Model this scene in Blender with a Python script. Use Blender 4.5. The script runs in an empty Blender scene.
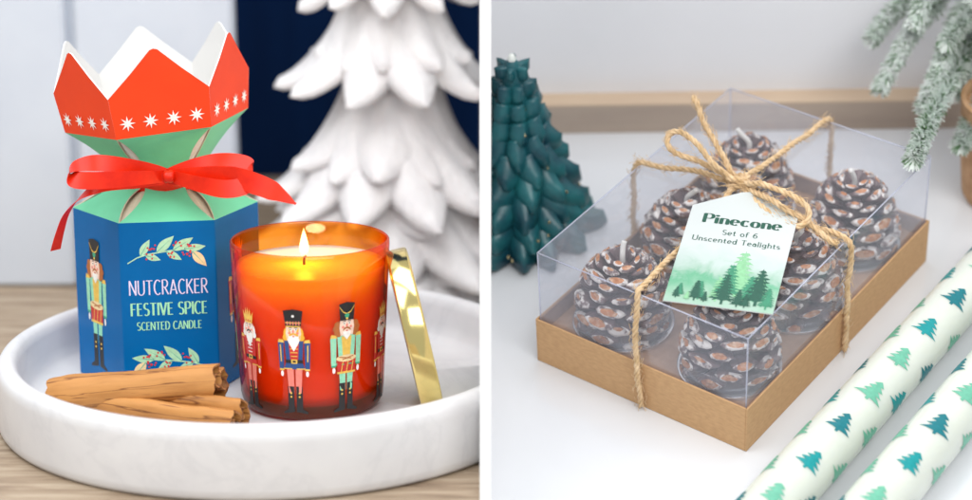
import bpy, bmesh, math, random
from mathutils import Vector, Matrix, geometry, noise as mnoise
PI = math.pi
rad = math.radians
S = bpy.context.scene
C = S.collection
CM = 0.01                       # everything below is written in centimetres

# ------------------------------------------------------------------ camera frame (used only to read positions off)
TH = rad(13.5); FPX = 2100.0
CAM = Vector((0, 0, 27.7))
XR = Vector((1, 0, 0)); DN = Vector((0, -math.sin(TH), -math.cos(TH))); FW = Vector((0, math.cos(TH), -math.sin(TH)))
def ray(px, py): return FW + XR*((px-486)/FPX) + DN*((py-250)/FPX)
def Pz(px, py, z): r = ray(px, py); return CAM + r*((z-CAM.z)/r.z)
def PY(px, py, Y): r = ray(px, py); return CAM + r*(Y/r.y)
SR = 1.2
_R = [[0.6055, -0.79406, -0.05326], [-0.50223, -0.32934, -0.79957], [0.61737, 0.51088, -0.59821]]
_t = [8.849, 6.879, 71.417]
def c2w(v): return XR*v[0] + DN*v[1] + FW*v[2]
_o = CAM + c2w(_t)*SR
_c = [c2w([_R[i][j] for i in range(3)]).normalized() for j in range(3)]
_c[2] = _c[0].cross(_c[1]).normalized(); _c[1] = _c[2].cross(_c[0])
TR = Matrix(((_c[0].x, _c[1].x, _c[2].x, _o.x), (_c[0].y, _c[1].y, _c[2].y, _o.y), (_c[0].z, _c[1].z, _c[2].z, _o.z), (0, 0, 0, 1)))
TRI = TR.inverted()
def Rz(px, py, z):              # point of the right hand set, in that set's own frame, at height z
    o = TRI @ CAM; d = (TRI.to_3x3() @ ray(px, py)); return o + d*((z-o.z)/d.z)
BW = TR.to_3x3().inverted() @ Vector((1, 0, 0)); YAW = math.atan2(BW.y, BW.x)   # heading of the right hand set towards the viewer
BX0, BX1 = -0.225, 0.175        # faces of the white divider board

# ------------------------------------------------------------------ materials
MAT = {}
def newmat(name):
    m = bpy.data.materials.new(name); m.use_nodes = True; MAT[name] = m
    nt = m.node_tree; return m, nt, nt.nodes['Principled BSDF']
def coords(nt, scale=(1, 1, 1), rot=(0, 0, 0)):
    tc = nt.nodes.new('ShaderNodeTexCoord'); mp = nt.nodes.new('ShaderNodeMapping')
    mp.inputs['Scale'].default_value = [s*100 for s in scale]; mp.inputs['Rotation'].default_value = rot
    nt.links.new(tc.outputs['Object'], mp.inputs['Vector']); return mp.outputs[0]
def ntex(nt, vec, scale, detail=4, rough=.55, dist=0):
    n = nt.nodes.new('ShaderNodeTexNoise'); n.inputs['Scale'].default_value = scale
    n.inputs['Detail'].default_value = detail; n.inputs['Roughness'].default_value = rough; n.inputs['Distortion'].default_value = dist
    nt.links.new(vec, n.inputs['Vector']); return n.outputs['Fac']
def ramp(nt, fac, stops):
    r = nt.nodes.new('ShaderNodeValToRGB'); el = r.color_ramp.elements
    while len(el) < len(stops): el.new(.5)
    for e, (p, c) in zip(el, stops): e.position = p; e.color = (*c, 1) if len(c) == 3 else c
    nt.links.new(fac, r.inputs[0]); return r.outputs[0]
def bump(nt, b, fac, strength=.3, dist=.02):
    n = nt.nodes.new('ShaderNodeBump'); n.inputs['Strength'].default_value = strength; n.inputs['Distance'].default_value = dist*CM
    nt.links.new(fac, n.inputs['Height']); nt.links.new(n.outputs[0], b.inputs['Normal'])
def mat(name, col, rough=.5, col2=None, ns=2, stretch=(1, 1, 1), bs=0, bscale=None, bd=.03, lo=.35, hi=.65, **kw):
    m, nt, b = newmat(name)
    b.inputs['Base Color'].default_value = (*col, 1); b.inputs['Roughness'].default_value = rough
    v = coords(nt, stretch)
    if col2: nt.links.new(ramp(nt, ntex(nt, v, ns, 5), [(lo, col), (hi, col2)]), b.inputs['Base Color'])
    if bs: bump(nt, b, ntex(nt, v, bscale or ns, 4), bs, bd)
    for k, x in kw.items(): b.inputs[k.replace('_', ' ')].default_value = x
    return m
mat('board_white', (.93, .93, .93), .6, bs=.05, bscale=8)
mat('navy', (.003, .022, .090), .9, (.002, .010, .042), .12, stretch=(1, 1, .15), Specular_IOR_Level=.1)
mat('panel_white', (.62, .67, .74), .5, (.56, .61, .69), .15, bs=.05, bscale=2)
mat('wall_white', (.88, .89, .93), .7, (.85, .865, .905), .1, bs=.08, bscale=6)
mat('table_gloss', (.75, .765, .79), .12, (.73, .745, .775), .12, Coat_Weight=.3)
mat('card_blue', (.001, .14, .41), .26, (.001, .12, .36), .3, Specular_IOR_Level=.14, bs=.03, bscale=14, bd=.01)
mat('card_green', (.17, .64, .38), .5, (.15, .58, .33), .4, Specular_IOR_Level=.3)
mat('card_red', (.86, .060, .008), .5, (.80, .052, .007), .4, Specular_IOR_Level=.3, bs=.06, bscale=12, bd=.01)
mat('card_white', (.70, .695, .68), .6)
mat('card_cream', (.70, .62, .48), .6, (.62, .52, .38), .8)
mat('satin_red', (.80, .026, .004), .34, (.66, .016, .003), 1.2, bs=.15, bscale=18, bd=.01, Specular_IOR_Level=.3)
mat('gold_metal', (.83, .68, .27), .13, Metallic=1, bs=.03, bscale=.8, bd=.05)
mat('gold_liner', (.75, .62, .3), .35, Metallic=1)
mat('cinnamon', (.41, .175, .042), .6, (.54, .25, .068), 1.3, (.22, 1.6, 1.6), bs=.4, bscale=1.6, bd=.06, lo=.34, hi=.58)
mat('cinnamon_core', (.16, .055, .018), .8, (.45, .22, .08), 3, bs=.5, bscale=3)
mat('crack', (.10, .030, .010), .9)
mat('wick', (.05, .035, .025), .9)
mat('wick_white', (.80, .78, .74), .7)
mat('snow_ceramic', (.84, .83, .83), .45, (.78, .77, .78), .7, bs=.6, bscale=1.8, stretch=(1.5, 1.5, .4), bd=.22)
mat('jute', (.80, .59, .36), .85, (.60, .40, .20), 3, bs=.5, bscale=6, Sheen_Weight=.2)
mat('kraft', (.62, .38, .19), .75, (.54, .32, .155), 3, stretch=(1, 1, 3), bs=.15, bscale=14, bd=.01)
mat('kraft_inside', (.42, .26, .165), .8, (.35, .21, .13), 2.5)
mat('cone_wax', (.082, .043, .042), .33, (.19, .125, .13), 1.6, bs=.2, bscale=6)
mat('cone_tip', (.55, .19, .045), .42, (.76, .50, .32), 3.6, lo=.45, hi=.68, bs=.2, bscale=8)
mat('cone_frost', (.82, .77, .74), .45, (.16, .10, .10), 2.6, lo=.47, hi=.58, bs=.2, bscale=10)
mat('cup_metal', (.20, .19, .19), .25, Metallic=.6)
mat('cup_rim', (.72, .74, .78), .2, Metallic=.8)
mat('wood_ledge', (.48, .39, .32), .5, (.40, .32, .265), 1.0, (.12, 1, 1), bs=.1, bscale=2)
mat('wood_ledge_lit', (.64, .49, .35), .45, (.57, .42, .30), 1.0, (.12, 1, 1))  # paler copy of the ledge wood, the highlight on its top painted in
mat('fir_stem', (.12, .08, .04), .8)
mat('needle_green', (.09, .20, .09), .6, (.16, .29, .13), 1.5)
mat('needle_frost', (.86, .89, .87), .7, (.70, .79, .72), 2)
mat('basket', (.56, .34, .19), .8, (.42, .24, .12), 2.0, bs=.5, bscale=4)
mat('tree_wax', (.004, .044, .068), .33, (.016, .15, .165), .5, bs=.25, bscale=2.5, bd=.06, Subsurface_Weight=.0)  # second, brighter teal paints highlights into the boughs
mat('tree_wax_white', (.75, .78, .74), .5)
m = mat('glitter', (.75, .62, .35), .2, Metallic=1)
m = mat('taper_wax', (.70, .73, .66), .30, (.67, .705, .63), .3, bs=.06, bscale=2)
bb = m.node_tree.nodes['Principled BSDF']; bb.inputs['Subsurface Weight'].default_value = .7; bb.inputs['Subsurface Scale'].default_value = .006; bb.inputs['Subsurface Radius'].default_value = (1, .95, .8)
INK = dict(black=(.012, .012, .014), gold=(.78, .50, .09), hair=(.80, .42, .03), skin=(.86, .62, .50), white=(.85, .84, .80), red=(.55, .025, .02),
           pink=(.80, .22, .17), blue=(.02, .07, .22), brown=(.42, .13, .03), mint=(.28, .68, .46), green=(.04, .36, .20), leaf=(.40, .68, .44),
           leafdark=(.16, .46, .32), berry=(.62, .03, .04), peach=(.80, .62, .34), lilac=(.72, .66, .86), textgreen=(.36, .76, .46),
           pine=(.004, .075, .045), pinemid=(.03, .22, .12), pinelight=(.22, .48, .26), teal=(.0, .16, .19), tealmid=(.0, .26, .27), sea=(.13, .42, .29))
for k, v in INK.items(): mat('ink_'+k, v, .42, tuple(min(1, c*1.18+.002) for c in v), 6)
m = MAT['cinnamon']; nt = m.node_tree; b = nt.nodes['Principled BSDF']; v = coords(nt, (.09, 1.5, 1.5)); src = b.inputs['Base Color'].links[0].from_socket
st_ = ramp(nt, ntex(nt, v, 1.15, 3, .6, .3), [(.475, (1, 1, 1)), (.497, (.30, .20, .15)), (.503, (.30, .20, .15)), (.525, (1, 1, 1))])
mx = nt.nodes.new('ShaderNodeMix'); mx.data_type = 'RGBA'; mx.blend_type = 'MULTIPLY'; mx.inputs[0].default_value = .85; nt.links.new(src, mx.inputs[6]); nt.links.new(st_, mx.inputs[7]); nt.links.new(mx.outputs[2], b.inputs['Base Color'])
# wood table, left
m, nt, b = newmat('wood_table'); v = coords(nt, (.16, 1.3, 1.3))
n1 = ntex(nt, v, 1.4, 8, .62, .6); col = ramp(nt, n1, [(.30, (.17, .115, .075)), (.5, (.34, .255, .175)), (.66, (.45, .365, .27)), (.8, (.53, .45, .35))])
nt.links.new(col, b.inputs['Base Color']); b.inputs['Roughness'].default_value = .62; bump(nt, b, n1, .5, .08)
# marble
m, nt, b = newmat('marble'); v = coords(nt, (1, 1, 1), (.3, .5, .7))
n1 = ntex(nt, v, .13, 7, .62, 1.6); col = ramp(nt, n1, [(.36, (.72, .725, .735)), (.47, (.71, .713, .727)), (.50, (.67, .675, .69)), (.53, (.708, .712, .725)), (.6, (.725, .73, .738))])
n2 = ntex(nt, v, .5, 5); col2 = ramp(nt, n2, [(.35, (.95, .95, .955)), (.6, (1, 1, 1))])
mx = nt.nodes.new('ShaderNodeMix'); mx.data_type = 'RGBA'; mx.blend_type = 'MULTIPLY'; mx.inputs[0].default_value = 1
nt.links.new(col, mx.inputs[6]); nt.links.new(col2, mx.inputs[7]); nt.links.new(mx.outputs[2], b.inputs['Base Color'])
b.inputs['Roughness'].default_value = .32; b.inputs['Subsurface Weight'].default_value = 0
# jar wax
m, nt, b = newmat('jar_wax'); b.inputs['Base Color'].default_value = (.93, .76, .52, 1); b.inputs['Roughness'].default_value = .35
b.inputs['Subsurface Weight'].default_value = 1; b.inputs['Subsurface Scale'].default_value = .016; b.inputs['Subsurface Radius'].default_value = (1, .62, .25)
# clear materials: thin tinted sheets that let the lamps through
def clear(name, tint, ior=1.45, rough=.03, haze=0, hazecol=(.8, .82, .9), grad=None, gl=1.0):
    m, nt, b = newmat(name); nt.nodes.remove(b); out = nt.nodes['Material Output']
    tr = nt.nodes.new('ShaderNodeBsdfTransparent'); tr.inputs[0].default_value = (*tint, 1)
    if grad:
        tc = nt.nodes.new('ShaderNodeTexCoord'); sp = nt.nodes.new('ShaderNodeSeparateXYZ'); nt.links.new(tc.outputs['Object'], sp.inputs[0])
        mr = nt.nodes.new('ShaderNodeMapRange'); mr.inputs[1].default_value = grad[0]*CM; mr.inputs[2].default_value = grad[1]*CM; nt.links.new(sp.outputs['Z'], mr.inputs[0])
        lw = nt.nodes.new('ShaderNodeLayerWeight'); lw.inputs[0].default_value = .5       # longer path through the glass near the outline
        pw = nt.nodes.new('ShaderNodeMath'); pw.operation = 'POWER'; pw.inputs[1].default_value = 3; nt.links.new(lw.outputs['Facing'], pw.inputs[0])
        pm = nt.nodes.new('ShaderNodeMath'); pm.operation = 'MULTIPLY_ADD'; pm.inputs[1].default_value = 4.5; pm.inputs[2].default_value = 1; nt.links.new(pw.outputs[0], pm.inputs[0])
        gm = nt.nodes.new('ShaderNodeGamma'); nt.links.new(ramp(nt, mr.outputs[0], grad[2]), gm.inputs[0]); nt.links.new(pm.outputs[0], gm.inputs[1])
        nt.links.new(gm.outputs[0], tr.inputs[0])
    gs = nt.nodes.new('ShaderNodeBsdfGlossy'); gs.inputs['Roughness'].default_value = rough; gs.inputs[0].default_value = (gl, gl, gl, 1)
    fr = nt.nodes.new('ShaderNodeFresnel')
    ge = nt.nodes.new('ShaderNodeNewGeometry'); mi = nt.nodes.new('ShaderNodeMapRange'); mi.inputs[3].default_value = ior; mi.inputs[4].default_value = 1/ior   # thin sheet: both sides reflect alike
    nt.links.new(ge.outputs['Backfacing'], mi.inputs[0]); nt.links.new(mi.outputs[0], fr.inputs[0])
    mx = nt.nodes.new('ShaderNodeMixShader'); nt.links.new(fr.outputs[0], mx.inputs[0]); nt.links.new(tr.outputs[0], mx.inputs[1]); nt.links.new(gs.outputs[0], mx.inputs[2])
    last = mx
    if haze:
        df = nt.nodes.new('ShaderNodeBsdfDiffuse'); df.inputs[0].default_value = (*hazecol, 1)
        m2 = nt.nodes.new('ShaderNodeMixShader'); m2.inputs[0].default_value = haze
        nt.links.new(mx.outputs[0], m2.inputs[1]); nt.links.new(df.outputs[0], m2.inputs[2]); last = m2
    nt.links.new(last.outputs[0], out.inputs['Surface']); return m
clear('jar_glass', (1, .7, .4), 1.5, .05, gl=.7, grad=(0, 7, [(0, (.66, .05, .06)), (.08, (.66, .07, .04)), (.15, (.98, .42, .16)), (.45, (1, .45, .15)), (.66, (1, .56, .18)), (.80, (1, .74, .30)), (.88, (1, .62, .19)), (1, (1, .62, .18))]), haze=.07, hazecol=(.9, .16, .01))  # paler tint band below the wax top paints in the candle glow
clear('lid_plastic', (.97, .972, .985), 1.5, .04, haze=.05, hazecol=(.80, .84, .96)); clear('lid_side', (.96, .965, .985), 1.5, .05, haze=.16, hazecol=(.80, .84, .98))  # bluish diffuse haze paints milky reflections into the plastic, strongest on the sides
clear('lid_fold', (.80, .82, .92), 1.6, .2, haze=.35, hazecol=(.85, .87, .97))
clear('cup_clear', (.93, .94, .96), 1.5, .05, haze=.05)
m, nt, b = newmat('flame'); nt.nodes.remove(b)
em = nt.nodes.new('ShaderNodeEmission'); tc = nt.nodes.new('ShaderNodeTexCoord'); sp = nt.nodes.new('ShaderNodeSeparateXYZ'); nt.links.new(tc.outputs['Object'], sp.inputs[0])
mr = nt.nodes.new('ShaderNodeMapRange'); mr.inputs[1].default_value = 0; mr.inputs[2].default_value = .0128; nt.links.new(sp.outputs['Z'], mr.inputs[0])
nt.links.new(ramp(nt, mr.outputs[0], [(0, (.9, .20, .05)), (.2, (1, .50, .12)), (.45, (1, .74, .36)), (.8, (1, .70, .28)), (1, (1, .42, .08))]), em.inputs[0])
lw = nt.nodes.new('ShaderNodeLayerWeight'); lw.inputs[0].default_value = .5; iv = nt.nodes.new('ShaderNodeMath'); iv.operation = 'SUBTRACT'; iv.inputs[0].default_value = 1; nt.links.new(lw.outputs['Facing'], iv.inputs[1])
pw = nt.nodes.new('ShaderNodeMath'); pw.operation = 'POWER'; pw.inputs[1].default_value = 1.6; nt.links.new(iv.outputs[0], pw.inputs[0])
sg = nt.nodes.new('ShaderNodeMath'); sg.operation = 'MULTIPLY'; nt.links.new(pw.outputs[0], sg.inputs[0]); nt.links.new(ramp(nt, mr.outputs[0], [(0, (.15,)*3), (.22, (.55,)*3), (.5, (1,)*3), (1, (.6,)*3)]), sg.inputs[1])
sm = nt.nodes.new('ShaderNodeMath'); sm.operation = 'MULTIPLY'; sm.inputs[1].default_value = 3.6; nt.links.new(sg.outputs[0], sm.inputs[0]); nt.links.new(sm.outputs[0], em.inputs[1])
tr = nt.nodes.new('ShaderNodeBsdfTransparent'); ad = nt.nodes.new('ShaderNodeAddShader'); nt.links.new(em.outputs[0], ad.inputs[0]); nt.links.new(tr.outputs[0], ad.inputs[1])
nt.links.new(ad.outputs[0], nt.nodes['Material Output'].inputs['Surface'])

# tag paper: printed watercolour wash in the lower half
m, nt, b = newmat('tag_paper'); v = coords(nt); tc = nt.nodes.new('ShaderNodeTexCoord'); sp = nt.nodes.new('ShaderNodeSeparateXYZ'); nt.links.new(tc.outputs['Object'], sp.inputs[0])
nn = ntex(nt, v, .9, 4, .6, .8)
ad = nt.nodes.new('ShaderNodeMath'); ad.operation = 'MULTIPLY_ADD'; ad.inputs[1].default_value = 100; nt.links.new(sp.outputs['Y'], ad.inputs[0])
ms = nt.nodes.new('ShaderNodeMath'); ms.operation = 'MULTIPLY_ADD'; ms.inputs[1].default_value = 2.2; ms.inputs[2].default_value = -1.1; nt.links.new(nn, ms.inputs[0]); nt.links.new(ms.outputs[0], ad.inputs[2])
mr = nt.nodes.new('ShaderNodeMapRange'); mr.inputs[1].default_value = 0; mr.inputs[2].default_value = 3.6; nt.links.new(ad.outputs[0], mr.inputs[0])
c1 = ramp(nt, mr.outputs[0], [(0, (.36, .51, .42)), (.18, (.30, .50, .37)), (.42, (.13, .40, .24)), (.52, (.34, .50, .41)), (.72, (.50, .59, .56)), (1, (.58, .62, .615))])
nt.links.new(c1, b.inputs['Base Color']); b.inputs['Roughness'].default_value = .55

# ------------------------------------------------------------------ mesh tools
class MB:
    def __init__(s): s.v = []; s.f = []; s.m = []; s.ms = []
    def mi(s, name):
        if name not in s.ms: s.ms.append(name)
        return s.ms.index(name)
    def add(s, verts, faces, m):
        o = len(s.v); k = s.mi(m); s.v += [Vector(v) for v in verts]
        for f in faces: s.f.append([i+o for i in f]); s.m.append(k)
    def box(s, x0, x1, y0, y1, z0, z1, m, M=None):
        vs = [Vector((x, y, z)) for z in (z0, z1) for y in (y0, y1) for x in (x0, x1)]
        if M: vs = [M @ v for v in vs]
        s.add(vs, [(0, 2, 3, 1), (4, 5, 7, 6), (0, 1, 5, 4), (2, 6, 7, 3), (0, 4, 6, 2), (1, 3, 7, 5)], m)
    def lathe(s, prof, m, n=96, mm=None, close=False, M=None):
        vs = []; fs = []
        for r, z in prof:
            for i in range(n): a = 2*PI*i/n; vs.append((r*math.cos(a), r*math.sin(a), z))
        k = len(prof)
        for j in range(k if close else k-1):
            for i in range(n):
                a, b_ = j*n+i, j*n+(i+1) % n; c, d = ((j+1) % k)*n+(i+1) % n, ((j+1) % k)*n+i
                fs.append((a, b_, c, d))
        if M: vs = [M @ Vector(v) for v in vs]
        s.add(vs, fs, m)
    def tube(s, pts, r, m, n=8, cap=True, twist=0, ell=1.0, flat=None):
        pts = [Vector(p) for p in pts]; N = len(pts); vs = []; fs = []
        rr = r if callable(r) else (lambda t: r)
        t0 = (pts[1]-pts[0]).normalized(); up = Vector((0, 0, 1)) if abs(t0.z) < .9 else Vector((1, 0, 0))
        nrm = (up-t0*up.dot(t0)).normalized()
        for i, p in enumerate(pts):
            t = (pts[min(i+1, N-1)]-pts[max(i-1, 0)]).normalized(); nrm = (nrm-t*nrm.dot(t)).normalized(); bi = t.cross(nrm)
            for k in range(n):
                a = 2*PI*k/n+twist*i; vs.append(p+(nrm*math.cos(a)*ell+bi*math.sin(a))*rr(i/(N-1)))
        for i in range(N-1):
            for k in range(n): fs.append((i*n+k, i*n+(k+1) % n, (i+1)*n+(k+1) % n, (i+1)*n+k))
        if cap: fs.append(tuple(range(n-1, -1, -1))); fs.append(tuple((N-1)*n+k for k in range(n)))
        s.add(vs, fs, m)
    def plate(s, pts, nrm, th, m, medge=None, mback=None):          # flat outline given a thickness
        pts = [Vector(p) for p in pts]; nrm = Vector(nrm).normalized(); n = len(pts)
        tri = geometry.tessellate_polygon([pts])
        ar = sum(((pts[a]-pts[b_]).cross(pts[c]-pts[b_])).dot(nrm) for a, b_, c in tri)
        fr = [(c, b_, a) if ((pts[b_]-pts[a]).cross(pts[c]-pts[a])).dot(nrm) < 0 else (a, b_, c) for a, b_, c in tri]
        s.add(pts, fr, m); bk = [p-nrm*th for p in pts]; s.add(bk, [(c, b_, a) for a, b_, c in fr], mback or medge or m)
        s.add(pts+bk, [(i, (i+1) % n, n+(i+1) % n, n+i) for i in range(n)], medge or m)
    def build(s, name, parent=None, M=None, smooth=False, auto=None, subd=0):
        me = bpy.data.meshes.new(name); me.from_pydata([v*CM for v in s.v], [], s.f); me.update()
        for x in s.ms: me.materials.append(MAT[x])
        me.polygons.foreach_set('material_index', s.m)
        bm = bmesh.new(); bm.from_mesh(me); bmesh.ops.recalc_face_normals(bm, faces=bm.faces) if auto != 'keep' else None
        for f in bm.faces: f.smooth = smooth
        if smooth and auto and auto != 'keep':
            for e in bm.edges:
                if len(e.link_faces) == 2 and e.calc_face_angle(0) > rad(auto): e.smooth = False
        bm.to_mesh(me); bm.free()
        o = bpy.data.objects.new(name, me); C.objects.link(o)
        if subd: md = o.modifiers.new('Subdivision', 'SUBSURF'); md.levels = subd; md.render_levels = subd
        if parent: o.parent = parent
        elif M is not None: o.matrix_world = M4(M)
        return o
def M4(M):
    M = M.copy(); M.translation = M.translation*CM; return M
def empty(name, M):
    o = bpy.data.objects.new(name, None); o.empty_display_size = .01; C.objects.link(o); o.matrix_world = M4(M); return o
def tag(o, label, cat, group=None):
    o['label'] = label; o['category'] = cat
    if group: o['group'] = group
    return o
def struct(o): o['kind'] = 'structure'; return o
T = Matrix.Translation
def RZ(a): return Matrix.Rotation(a, 4, 'Z')
def clip(o, side):              # an object that meets the divider board is cut where it butts against it
    bpy.context.view_layer.update(); W = o.matrix_world.inverted()
    x = BX0-.004 if side < 0 else BX1+.004
    co = W @ Vector((x*CM, 0, 0)); no = (o.matrix_world.to_3x3().transposed() @ Vector((1 if side < 0 else -1, 0, 0))).normalized()
    bm = bmesh.new(); bm.from_mesh(o.data)
    r = bmesh.ops.bisect_plane(bm, geom=bm.verts[:]+bm.edges[:]+bm.faces[:], dist=1e-6, plane_co=co, plane_no=no, clear_outer=True)
    ed = [g for g in r['geom_cut'] if isinstance(g, bmesh.types.BMEdge) and g.is_valid]
    try: bmesh.ops.holes_fill(bm, edges=ed, sides=0)
    except Exception: pass
    bm.to_mesh(o.data); bm.free()
def crom(P, n=8, closed=False):
    P = [Vector(p) for p in P]; Q = []
    N = len(P)
    for i in range(N-1):
        a = P[max(i-1, 0)]; b_ = P[i]; c = P[i+1]; d = P[min(i+2, N-1)]
        for k in range(n):
            t = k/n; Q.append(.5*((2*b_)+(c-a)*t+(2*a-5*b_+4*c-d)*t*t+(3*b_-a-3*c+d)*t**3))
    Q.append(P[-1]); return Q
def ribbon(mb, pts, wid, w, th, m, n=8, taper=None):   # strip along pts; wid = width direction per control point
    Q = crom(pts, n); W = crom(wid, n); N = len(Q); vs = []; fs = []
    for i, (p, d) in enumerate(zip(Q, W)):
        t = (Q[min(i+1, N-1)]-Q[max(i-1, 0)]).normalized(); d = (d-t*d.dot(t)*.6).normalized(); nn = t.cross(d).normalized()
        ww = w*(taper(i/(N-1)) if taper else 1)/2
        vs += [p+d*ww+nn*th/2, p-d*ww+nn*th/2, p-d*ww-nn*th/2, p+d*ww-nn*th/2]
        if i:
            a = (i-1)*4; b_ = i*4
            for k in range(4): fs.append((a+k, a+(k+1) % 4, b_+(k+1) % 4, b_+k))
    fs += [(0, 1, 2, 3), ((N-1)*4+3, (N-1)*4+2, (N-1)*4+1, (N-1)*4)]
    mb.add(vs, fs, m)

# ------------------------------------------------------------------ printing: flat ink shapes mapped on a surface
def clip_strip(poly, x0, x1):
    for s_, x in ((1, x0), (-1, x1)):
        out = []
        for i in range(len(poly)):
            a, b_ = poly[i-1], poly[i]; da, db = (a[0]-x)*s_, (b_[0]-x)*s_
            if da >= 0: 
                if db < 0: t = da/(da-db); out.append((x, a[1]+(b_[1]-a[1])*t))
                else: out.append(b_)
            elif db >= 0: t = da/(da-db); out.append((x, a[1]+(b_[1]-a[1])*t)); out.append(b_)
        poly = out
        if len(poly) < 3: return None
    return poly
def print_on(mb, shapes, fn, strip=None, dz=.006, base=.012):
    for li, (ink, poly) in enumerate(shapes):
        lv = base+dz*li
        pcs = [poly]
        if strip:
            pcs = []
            for ta, tb2, tc2 in geometry.tessellate_polygon([[Vector((p[0], p[1], 0)) for p in poly]]):
                tp_ = [poly[ta], poly[tb2], poly[tc2]]
                lo = min(p[0] for p in tp_); hi = max(p[0] for p in tp_); k = math.floor(lo/strip)
                while k*strip < hi:
                    c = clip_strip(tp_, k*strip, (k+1)*strip)
                    if c: pcs.append(c)
                    k += 1
        for pc in pcs:
            tri = geometry.tessellate_polygon([[Vector((p[0], p[1], 0)) for p in pc]])
            vs = [fn(p[0], p[1], lv) for p in pc]
            fs = []
            for a, b_, c in tri:
                cr = (pc[b_][0]-pc[a][0])*(pc[c][1]-pc[a][1])-(pc[b_][1]-pc[a][1])*(pc[c][0]-pc[a][0])
                if abs(cr) > 1e-9: fs.append((a, b_, c) if cr > 0 else (c, b_, a))
            if fs: mb.add(vs, fs, 'ink_'+ink)
def xf(shapes, s, ox, oy, sy=None, rot=0, flip=False):
    o = []; c, d = math.cos(rot), math.sin(rot)
    for ink, p in shapes:
        q = []
        for x, y in p:
            x, y = x*s*(-1 if flip else 1), y*(sy or s); q.append((ox+x*c-y*d, oy+x*d+y*c))
        o.append((ink, q))
    return o
def disc(cx, cy, rx, ry=None, n=14): return [(cx+rx*math.cos(2*PI*i/n), cy+(ry or rx)*math.sin(2*PI*i/n)) for i in range(n)]
def rect(x0, y0, x1, y1): return [(x0, y0), (x1, y0), (x1, y1), (x0, y1)]
def mir(p): return [(-x, y) for x, y in p][::-1]
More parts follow.
